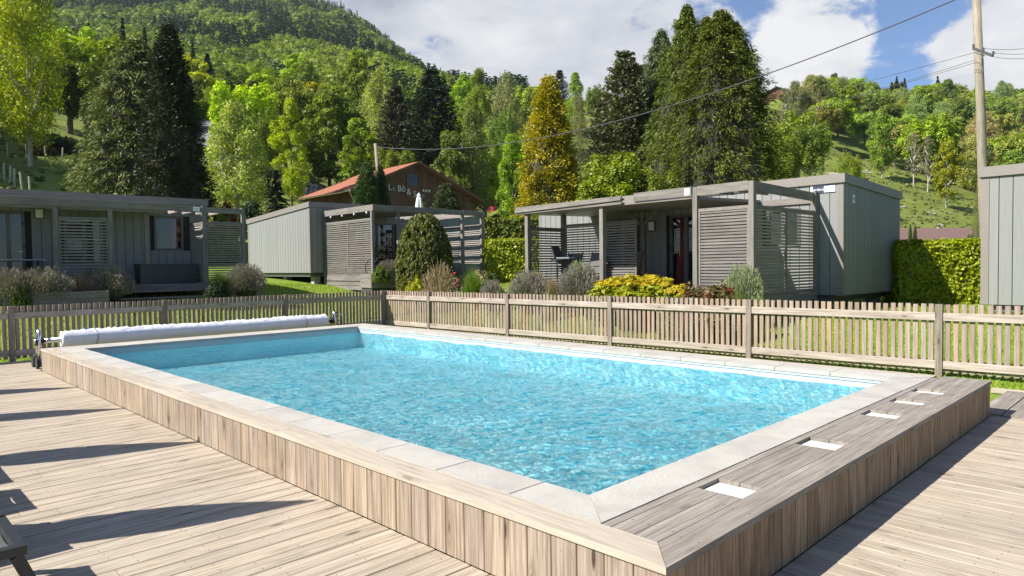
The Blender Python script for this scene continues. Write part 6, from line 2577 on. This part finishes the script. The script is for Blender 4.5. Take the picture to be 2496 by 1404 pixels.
KM = [('broad', LIME, 12, .75), ('broad', MID, 12, .75), ('tall', MID, 14, .5), ('tall', (.11, .17, .015), 13, .5), ('airy', PALE, 13, .6), ('broad', (.17, .23, .02), 12, .8), ('broad', MID, 11, .8), ('tall', LIME, 13, .6), ('pine', (.06, .08, .03), 13, .5), ('broad', DEEP, 12, .75)]
KR = [('broad', (.17, .22, .03), 11, .8), ('broad', MID, 11, .8), ('tall', (.15, .21, .02), 12, .6), ('broad', (.20, .22, .06), 11, .8), ('airy', (.18, .21, .07), 12, .65), ('tall', (.09, .14, .02), 12, .6), ('broad', (.16, .18, .04), 11, .8), ('broad', (.13, .19, .025), 11, .8), ('tall', (.07, .11, .025), 12, .5)]
scatter(30, 1130, 1335, 125, 210, KM, '%s in the mixed wood under the mountain', G_MID, cond=lambda p, d: not (1385 < p < 1450 and d > 110), seed=2)
scatter(40, 470, 1140, 118, 210, KM, '%s in the mixed wood under the mountain', G_MID, cond=lambda p, d: not (650 < p < 770 and d < 135), seed=3)
scatter(20, 980, 1320, 100, 135, KM, '%s in the mixed wood under the mountain', G_MID, cond=lambda p, d: p > 1150, hmul=.8, seed=4)
scatter(26, -160, 480, 120, 230, KM, '%s in the wood behind the left pasture', G_LEFT, seed=6, cond=lambda p, d: True)
scatter(88, 1985, 2620, 112, 330, KR, '%s in the wood on the right-hand slope', G_RIGHT, cond=lambda p, d: d > edge_d(p), seed=7, mind=.04)
scatter(8, 1885, 2010, 150, 196, KR, '%s in the wood on the right-hand slope', G_RIGHT, cond=lambda p, d: p > 1960 or d < 165 and p > 1950, seed=8, hmul=.9)
for k, (px, d) in enumerate(((2172, 300), (2184, 305), (2196, 298), (2203, 310), (2283, 300))):
    tree('spruce', 'dark spruce of the small group on the right skyline', (px - 1248) / F * d, d, 13 if k != 4 else 12, 2.6, (.025, .035, .016), group='dark spruces on the right skyline', seed=1 + k % 3)
# the trees outside the frame on the left that shade the pasture
for k, (px, d, h) in enumerate(((-290, 70, 18), (-390, 47, 15), (-250, 80, 17), (-330, 62, 17), (-480, 52, 16), (-260, 78, 18), (-600, 66, 17), (-420, 85, 17))):
    tree('broad', 'big broadleaf tree beyond the left edge shading the pasture', (px - 1248) / F * d, d, h, 6.2, MID, group='trees beyond the left edge', seed=1 + k % 3)
T('bigspruce', 1722, 30, 230, 46, (.075, .09, .018), 'spruce filling the notch between the two tallest spruces', 5)
T('pine', 1560, 150, 150, 56, (.07, .085, .035), 'dark pine close behind the grey-green pine', 2)


# ------------------------------------------------------------------ far forest on the mountain: one mass, instanced
def far_forest():
    src = bpy.data.collections.new('far_tree_kinds')
    protos = []
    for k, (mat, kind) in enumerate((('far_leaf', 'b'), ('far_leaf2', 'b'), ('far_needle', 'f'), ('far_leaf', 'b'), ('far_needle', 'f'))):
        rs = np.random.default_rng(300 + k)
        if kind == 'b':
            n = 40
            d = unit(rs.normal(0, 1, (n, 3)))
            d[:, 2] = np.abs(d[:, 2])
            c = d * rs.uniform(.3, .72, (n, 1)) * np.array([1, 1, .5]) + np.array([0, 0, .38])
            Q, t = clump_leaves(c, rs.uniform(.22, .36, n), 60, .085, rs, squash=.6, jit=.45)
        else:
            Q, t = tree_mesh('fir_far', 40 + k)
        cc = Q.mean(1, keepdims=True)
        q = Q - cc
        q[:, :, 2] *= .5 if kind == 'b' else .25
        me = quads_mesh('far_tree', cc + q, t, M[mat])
        o = bpy.data.objects.new('far_tree_%d' % k, me)
        src.objects.link(o)
        protos.append(o)
    r_ = random.Random(99)
    P, S, H, I, Rz = [], [], [], [], []
    cnt = 0
    for _ in range(10500):
        px = r_.uniform(-260, 1290)
        d = 205 * math.exp(r_.uniform(0, 1) ** .85 * math.log(960 / 205))
        if px > 1000 and d < 230:
            continue
        x = (px - 1248) / F * d
        z = ground(x, d) - 1.0
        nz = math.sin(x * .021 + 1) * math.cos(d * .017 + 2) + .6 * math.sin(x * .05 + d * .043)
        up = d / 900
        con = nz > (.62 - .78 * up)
        dull = (math.sin(x * .03 + d * .02) + up * 1.5) > .8  # dull trees and conifers increase uphill, partly standing in for cloud shadow
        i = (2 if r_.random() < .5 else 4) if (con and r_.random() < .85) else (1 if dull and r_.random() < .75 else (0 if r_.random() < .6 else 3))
        h = r_.uniform(9, 14) * (1 if i not in (2, 4) else 1.15) * (1.0 + .30 * up)
        w_ = h * (.52 if i not in (2, 4) else .22)
        P.append((x, d, z))
        S.append(w_)
        H.append(h)
        I.append(i)
        Rz.append(r_.uniform(0, 6.28))
    # the ridge behind the right wood
    for _ in range(900):
        px = r_.uniform(1960, 2900)
        d = r_.uniform(240, 420)
        x = (px - 1248) / F * d
        P.append((x, d, ground(x, d) - 1.0))
        h = r_.uniform(8, 12)
        I.append(r_.choice((0, 1, 3, 0)))
        S.append(h * .42)
        H.append(h)
        Rz.append(r_.uniform(0, 6.28))
    me = bpy.data.meshes.new('forest')
    me.from_pydata(P, [], [])
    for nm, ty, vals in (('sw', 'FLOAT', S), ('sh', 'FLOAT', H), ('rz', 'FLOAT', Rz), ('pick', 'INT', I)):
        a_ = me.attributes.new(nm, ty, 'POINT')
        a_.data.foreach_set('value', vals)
    o = put('forest', me)
    tag(o, kind='stuff')
    o['label'] = 'far mixed forest of round leafy trees and dark spruces covering the mountain'
    o['category'] = 'forest'
    ng = bpy.data.node_groups.new('forest_instances', 'GeometryNodeTree')
    ng.interface.new_socket('Geometry', in_out='INPUT', socket_type='NodeSocketGeometry')
    ng.interface.new_socket('Geometry', in_out='OUTPUT', socket_type='NodeSocketGeometry')
    n, l = ng.nodes, ng.links
    gi, go = n.new('NodeGroupInput'), n.new('NodeGroupOutput')
    ci = n.new('GeometryNodeCollectionInfo')
    ci.inputs[0].default_value = src
    ci.inputs['Separate Children'].default_value = True
    ci.inputs['Reset Children'].default_value = True
    ip = n.new('GeometryNodeInstanceOnPoints')
    ip.inputs['Pick Instance'].default_value = True

    def attr(nm, ty):
        q = n.new('GeometryNodeInputNamedAttribute')
        q.data_type = ty
        q.inputs[0].default_value = nm
        return q.outputs[0]
    cs = n.new('ShaderNodeCombineXYZ')
    sw, sh = attr('sw', 'FLOAT'), attr('sh', 'FLOAT')
    l.new(sw, cs.inputs[0])
    l.new(sw, cs.inputs[1])
    l.new(sh, cs.inputs[2])
    cr = n.new('ShaderNodeCombineXYZ')
    l.new(attr('rz', 'FLOAT'), cr.inputs[2])
    l.new(gi.outputs[0], ip.inputs['Points'])
    l.new(ci.outputs[0], ip.inputs['Instance'])
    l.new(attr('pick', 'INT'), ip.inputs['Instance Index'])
    l.new(cr.outputs[0], ip.inputs['Rotation'])
    l.new(cs.outputs[0], ip.inputs['Scale'])
    l.new(ip.outputs[0], go.inputs[0])
    md = o.modifiers.new('instances', 'NODES')
    md.node_group = ng


far_forest()

# ------------------------------------------------------------------ poles, wires, parasol, car, posts, stones
pb = at(2407, 600, 27)
pt = at(2378, -60, 26.4)
pole = thing('utility_pole', 'tall round wooden utility pole rising behind the hedge at the right', 'utility pole', (pb.x, pb.y, 0))
base = Vector((pb.x, pb.y, 0))
mb = MB()
L_ = (pt - Vector((pb.x, pb.y, .3))).length
mb.tube([(0, 0, 0), (L_ * .3, .01, 0), (L_ * .6, -.01, 0), (L_, 0, 0)], [.185, .175, .16, .14], 16)
dv = (pt - Vector((pb.x, pb.y, .3))).normalized()
mb.build('shaft', M['pole'], pole, smooth=True, loc=(0, 0, .3), rot=frame_rot(dv, Vector((0, -1, 0))))
ca = at(2372, 118, 26.2) - base
cb = at(2420, 136, 25.4) - base
mb = MB()
mb.beam(ca, cb, .07, .09)
mb.tube([at(2376, 128, 26.1) - base, at(2400, 136, 25.8) - base], .02, 6)
mb.build('cross_arm', M['cable'], pole)
for p in (ca, cb, (ca + cb) / 2):
    mb = MB()
    mb.lathe([(.03, 0), (.05, .05), (.03, .08), (.05, .11), (.02, .15)], 10, c=tuple(p + Vector((0, -.02, .02))))
    mb.build('insulator', M['frame'], pole)


def wire(a, b, sag, rad, label):
    n = 40
    pts = []
    for k in range(n + 1):
        f = k / n
        p = a.lerp(b, f)
        p.z -= sag * 4 * f * (1 - f)
        pts.append(p)
    mb = MB()
    mb.tube([q - pts[0] for q in pts], rad, 5)
    o = mb.build('overhead_cable', M['cable'], None, loc=pts[0])
    tag(o, label, 'cable')


lp_top = at(915, 350, 58)
wire(at(2378, -22, 26.4), lp_top + Vector((0, 0, -.25)), 2.15, .026, 'thick overhead cable running from the utility pole top down to the leaning post')
wire(at(2375, 128, 26.2), at(1330, 330, 90), 1.2, .009, 'thin wire leaving the cross arm to the left, upper of three')
wire(at(2378, 146, 26.2), at(1300, 395, 92), 1.2, .009, 'thin wire leaving the cross arm to the left, middle of three')
wire(at(2380, 152, 26.2), at(1180, 418, 92), 1.2, .009, 'thin wire leaving the cross arm to the left, lowest of three')
wire(at(2400, 118, 26), at(2560, 108, 22), .1, .009, 'thin wire leaving the pole to the right, upper of three')
wire(at(2418, 128, 25.5), at(2560, 121, 22), .1, .009, 'thin wire leaving the pole to the right, middle of three')
wire(at(2420, 138, 25.5), at(2560, 134, 22), .1, .009, 'thin wire leaving the pole to the right, lowest of three')

a = at(938, 500, 58)
lp = thing('utility_pole', 'weathered leaning wooden post between the two green conifers', 'post', (a.x, a.y, 0))
zb = ground(a.x, a.y)
mb = MB()
dv = lp_top - Vector((a.x, a.y, zb))
mb.tube([(0, 0, 0), (dv.length * .55, .03, 0), (dv.length, 0, 0)], [.20, .17, .13], 12)
mb.build('shaft', M['pole'], lp, smooth=True, loc=(0, 0, zb), rot=frame_rot(dv, Vector((0, -1, 0))))
wire(lp_top + Vector((0, 0, -.3)), at(1005, 425, 78) + Vector((0, 0, 0)), .3, .012, 'short cable from the leaning post to the restaurant gable')

# white parasol by the restaurant
q = at(1021, 470, 50)
zg = ground(q.x, q.y)
t = thing('closed_parasol', 'closed white parasol before the restaurant gable', 'parasol', (q.x, q.y, 0), 0)
mb = MB()
top = q.z
mb.lathe([(.29, top - 2.1), (.30, top - 2.0), (.24, top - 1.0), (.15, top - .35), (.10, top - .3), (.13, top - .18), (.02, top)], 40, fold=.22, folds=7)
mb.build('canopy', M['white'], t, smooth=True)
mb = MB()
mb.tube([(0, 0, zg), (0, 0, top + .05)], .03, 8)
mb.build('pole', M['steel'], t)
mb = MB()
mb.box(-.3, .3, -.3, .3, zg - .05, zg + .08)
mb.build('base', M['concrete'], t)


def car():
    q = at(1182, 528, 112)
    zg = ground(q.x, q.y)
    zt = at(1182, 505, 112).z
    c = thing('parked_car', 'dark red van-like car parked on the slope right of the restaurant', 'car', (q.x, q.y, zt - 1.62), R(-28))
    # profile along x (front at -x), extruded across y
    prof = [(-2.1, .3), (-2.15, .62), (-1.95, .86), (-1.15, 1.02), (-.55, 1.52), (-.1, 1.68), (1.6, 1.68), (2.0, 1.45), (2.1, .9), (2.1, .3)]
    mb = MB()
    hw = .84
    n = len(prof)
    for (x, z) in prof:
        mb.v.append((x, -hw * (1 if z < 1.1 else .86), z))
    for (x, z) in prof:
        mb.v.append((x, hw * (1 if z < 1.1 else .86), z))
    mb.f += [tuple(range(n)), tuple(range(n, 2 * n))[::-1]] + [(i, n + i, n + (i + 1) % n, (i + 1) % n) for i in range(n)]
    mb.build('body', M['red_paint'], c)
    gl = plain('dark_car_glass', (.05, .06, .08), .08, var=.02)
    mb = MB()
    mb.quadbox([(-1.17, -.68, 1.05), (-1.17, .68, 1.05), (-1.1, .68, 1.05), (-1.1, -.68, 1.05), (-.60, -.62, 1.53), (-.60, .62, 1.53), (-.5, .62, 1.50), (-.5, -.62, 1.50)])
    mb.build('windscreen', gl, c)
    for x0, x1 in ((-.65, .25), (.35, 1.55)):
        mb = MB()
        mb.quadbox([(x0 - .15, -.845, 1.08), (x1, -.845, 1.08), (x1, -.78, 1.08), (x0 - .15, -.78, 1.08), (x0 + .12, -.745, 1.5), (x1, -.745, 1.5), (x1, -.7, 1.5), (x0 + .12, -.7, 1.5)])
        mb.build('side_window', gl, c)
    mb = MB()
    mb.box(-2.2, -2.1, -.8, .8, .3, .55)
    mb.box(2.1, 2.17, -.8, .8, .3, .55)
    mb.build('bumper', M['black'], c)
    mb = MB()
    mb.box(-2.215, -2.2, -.26, .26, .38, .5)
    mb.build('number_plate', M['white'], c)
    for y in (-.62, .62):
        mb = MB()
        mb.box(-2.1, -1.98, y - .16, y + .16, .66, .84)
        mb.build('headlight', M['steel'], c)
    for x in (-1.35, 1.35):
        for y in (-.82, .82):
            mb = MB()
            mb.tube([(x, y - .1, .32), (x, y + .1, .32)], .32, 18)
            wv = mb.build('wheel', M['tyre'], c)
            mb = MB()
            mb.tube([(x, y - .11, .32), (x, y + .11, .32)], .18, 12)
            mb.build('rim', M['steel'], wv)


car()

# pasture fence posts
for k, (px, yt, yb_, d) in enumerate(((17, 345, 378, 60), (62, 344, 378, 60), (109, 344, 380, 60), (150, 352, 384, 60), (191, 359, 388, 60),
                                      (9, 391, 425, 49), (23, 401, 430, 48), (34, 413, 452, 47), (53, 432, 458, 46), (73, 451, 465, 45))):
    q = at(px, yt, d)
    g = ground(q.x, d)
    mb = MB()
    mb.tube([(0, 0, -.6), (.01, 0, 1.1 if k < 5 else 1.25)], .06 if k < 5 else .065, 7)
    o = mb.build('fence_post', M['pale_bark'], None, loc=(q.x, d, g))
    o.rotation_euler = (rng.uniform(-.05, .05), rng.uniform(-.08, .08), 0)
    tag(o, 'pale wooden post of the upper pasture fence row' if k < 5 else 'grey post of the lower wire fence at the left edge', 'fence post', 'posts of the upper pasture fence' if k < 5 else 'posts of the lower pasture fence')

# stones and stumps on the right slope and cut logs
rp = []
for v in range(5):
    rr = random.Random(60 + v)
    m_ = MB()
    m_.lathe([(.35, -.2), (.5, 0), (.42, .22), (.2, .34)], 7)
    me = m_.mesh('boulder', M['rock'])
    for vv in me.vertices:
        vv.co *= rr.uniform(.75, 1.2)
    rp.append(me)
r_ = random.Random(12)
for k in range(130):
    px = r_.uniform(1880, 2385)
    d = r_.uniform(74, 130)
    if d > edge_d(max(px, 1990)) - 4:
        continue
    x = (px - 1248) / F * d
    o = put('boulder', r_.choice(rp), None, (x, d, ground(x, d) + .02), (r_.uniform(-.3, .3), r_.uniform(-.3, .3), r_.uniform(0, 6)))
    s = r_.uniform(.18, .55) * (1.0 if r_.random() < .85 else 1.7)
    o.scale = (s, s * .8, s * .8)
    tag(o, 'pale field stone lying on the grassy right-hand slope', 'stone', 'stones scattered on the right-hand slope')
for k, (px, d, ang, ln) in enumerate(((2040, 118, .5, 5), (2062, 116, .9, 4.5), (2090, 122, .1, 5), (2105, 103, .4, 4), (2070, 98, .3, 4), (2030, 93, -.1, 4.5))):
    x = (px - 1248) / F * d
    mb = MB()
    mb.tube([(-ln / 2, 0, 0), (ln / 2, 0, .1)], [.2, .14], 8)
    o = mb.build('log', M['pale_bark'], None, loc=(x, d, ground(x, d) + .15), rot=(0, .12, -ang))
    tag(o, 'felled pale log lying on the right-hand slope', 'log', 'felled logs on the right-hand slope')


# ------------------------------------------------------------------ grass blades along fence and lawns
def grass():
    rs = np.random.default_rng(8)
    n = 150000
    # candidates inside the view wedge, nearer ground denser
    d = 7.5 + (rs.uniform(0, 1, n) ** .8) * 20
    px = rs.uniform(-60, 2560, n)
    x = (px - 1248) / F * d
    keep = []
    Z = np.zeros(n)
    for i in range(n):
        p = Vector((x[i], d[i], 0)) - P0
        u, v = p.dot(UX), p.dot(VX)
        if (-.02 < u < PA + .02 and -.02 < v < PB + .02) or (u < 13.88 and v < .01) or (u < .33 and v < 7.97) or (u > PA and u < 13.88 and v < 2.05):
            keep.append(False)
            continue
        keep.append(True)
        Z[i] = ground(x[i], d[i])
    keep = np.array(keep)
    x, d, Z = x[keep], d[keep], Z[keep]
    m = len(x)
    a = rs.uniform(0, 2 * math.pi, m)
    h = rs.uniform(.025, .065, m) * (1 + (rs.uniform(0, 1, m) < .04) * 1.0)
    wd = rs.uniform(.003, .006, m) * (1 + d / 14)
    base = np.stack([x, d, Z - .005], 1)
    side = np.stack([np.cos(a), np.sin(a), np.zeros(m)], 1) * wd[:, None]
    lean = np.stack([rs.normal(0, .03, m), rs.normal(0, .03, m), h], 1)
    Q = np.stack([base - side, base + side, base + lean * .7 + side * .6, base + lean], 1)
    o = put('grass', quads_mesh('grass', Q, rs.uniform(.35, .68, m), M['leaf']))
    o.color = (.21, .29, .026, 1)
    tag(o, kind='stuff')


grass()


def scrub():
    rs = np.random.default_rng(31)
    P = []
    while len(P) < 1100:
        px = rs.uniform(1830, 2420)
        d = rs.uniform(68, 150)
        if px > 1990 and d > edge_d(px):
            continue
        P.append(((px - 1248) / F * d, d))
    for _ in range(260):
        px = rs.uniform(-60, 300)
        d = rs.uniform(42, 90)
        P.append(((px - 1248) / F * d, d))
    for _ in range(260):
        px = rs.uniform(480, 800)
        d = rs.uniform(50, 110)
        P.append(((px - 1248) / F * d, d))
    C_ = np.array([(x, y, ground(x, y) + .06) for x, y in P])
    n = len(C_)
    Q, t = clump_leaves(C_, rs.uniform(.10, .42, n) ** 1.2, 16, .20, rs, squash=.5)
    o = put('undergrowth', quads_mesh('undergrowth', Q, t * .7, M['leaf']))
    o.color = (.17, .19, .045, 1)
    tag(o, kind='stuff')


scrub()

# gravel path between fence and the egg-shaped shrub
mb = MB()
pa, pb2 = at(880, 700, 20.0), at(1010, 700, 22)
pts = [(pa.x, pa.y), (pb2.x - .6, 20.6), (pb2.x + .4, 21.6), (pa.x + .6, 21.2)]
mb.poly([(x, y, ground(x, y) + .02) for x, y in pts], (0, 0, -.05))
tag(mb.build('path', M['path']), kind='structure')


def haze():
    m = bpy.data.materials.new('haze_air')
    m.use_nodes = True
    t = NT(m.node_tree)
    t.n.remove(t.n['Principled BSDF'])
    v = t.add('ShaderNodeVolumePrincipled', ins={'Color': (.75, .85, 1.0, 1), 'Density': .00008, 'Anisotropy': .3})
    t.l.new(v.outputs[0], t.n['Material Output'].inputs['Volume'])
    mb = MB()
    mb.box(-1490, 1490, -59, 1290, -6, 640)
    tag(mb.build('haze', m), kind='stuff')


haze()
print('trees', NTREE, 'objects', len(bpy.data.objects))
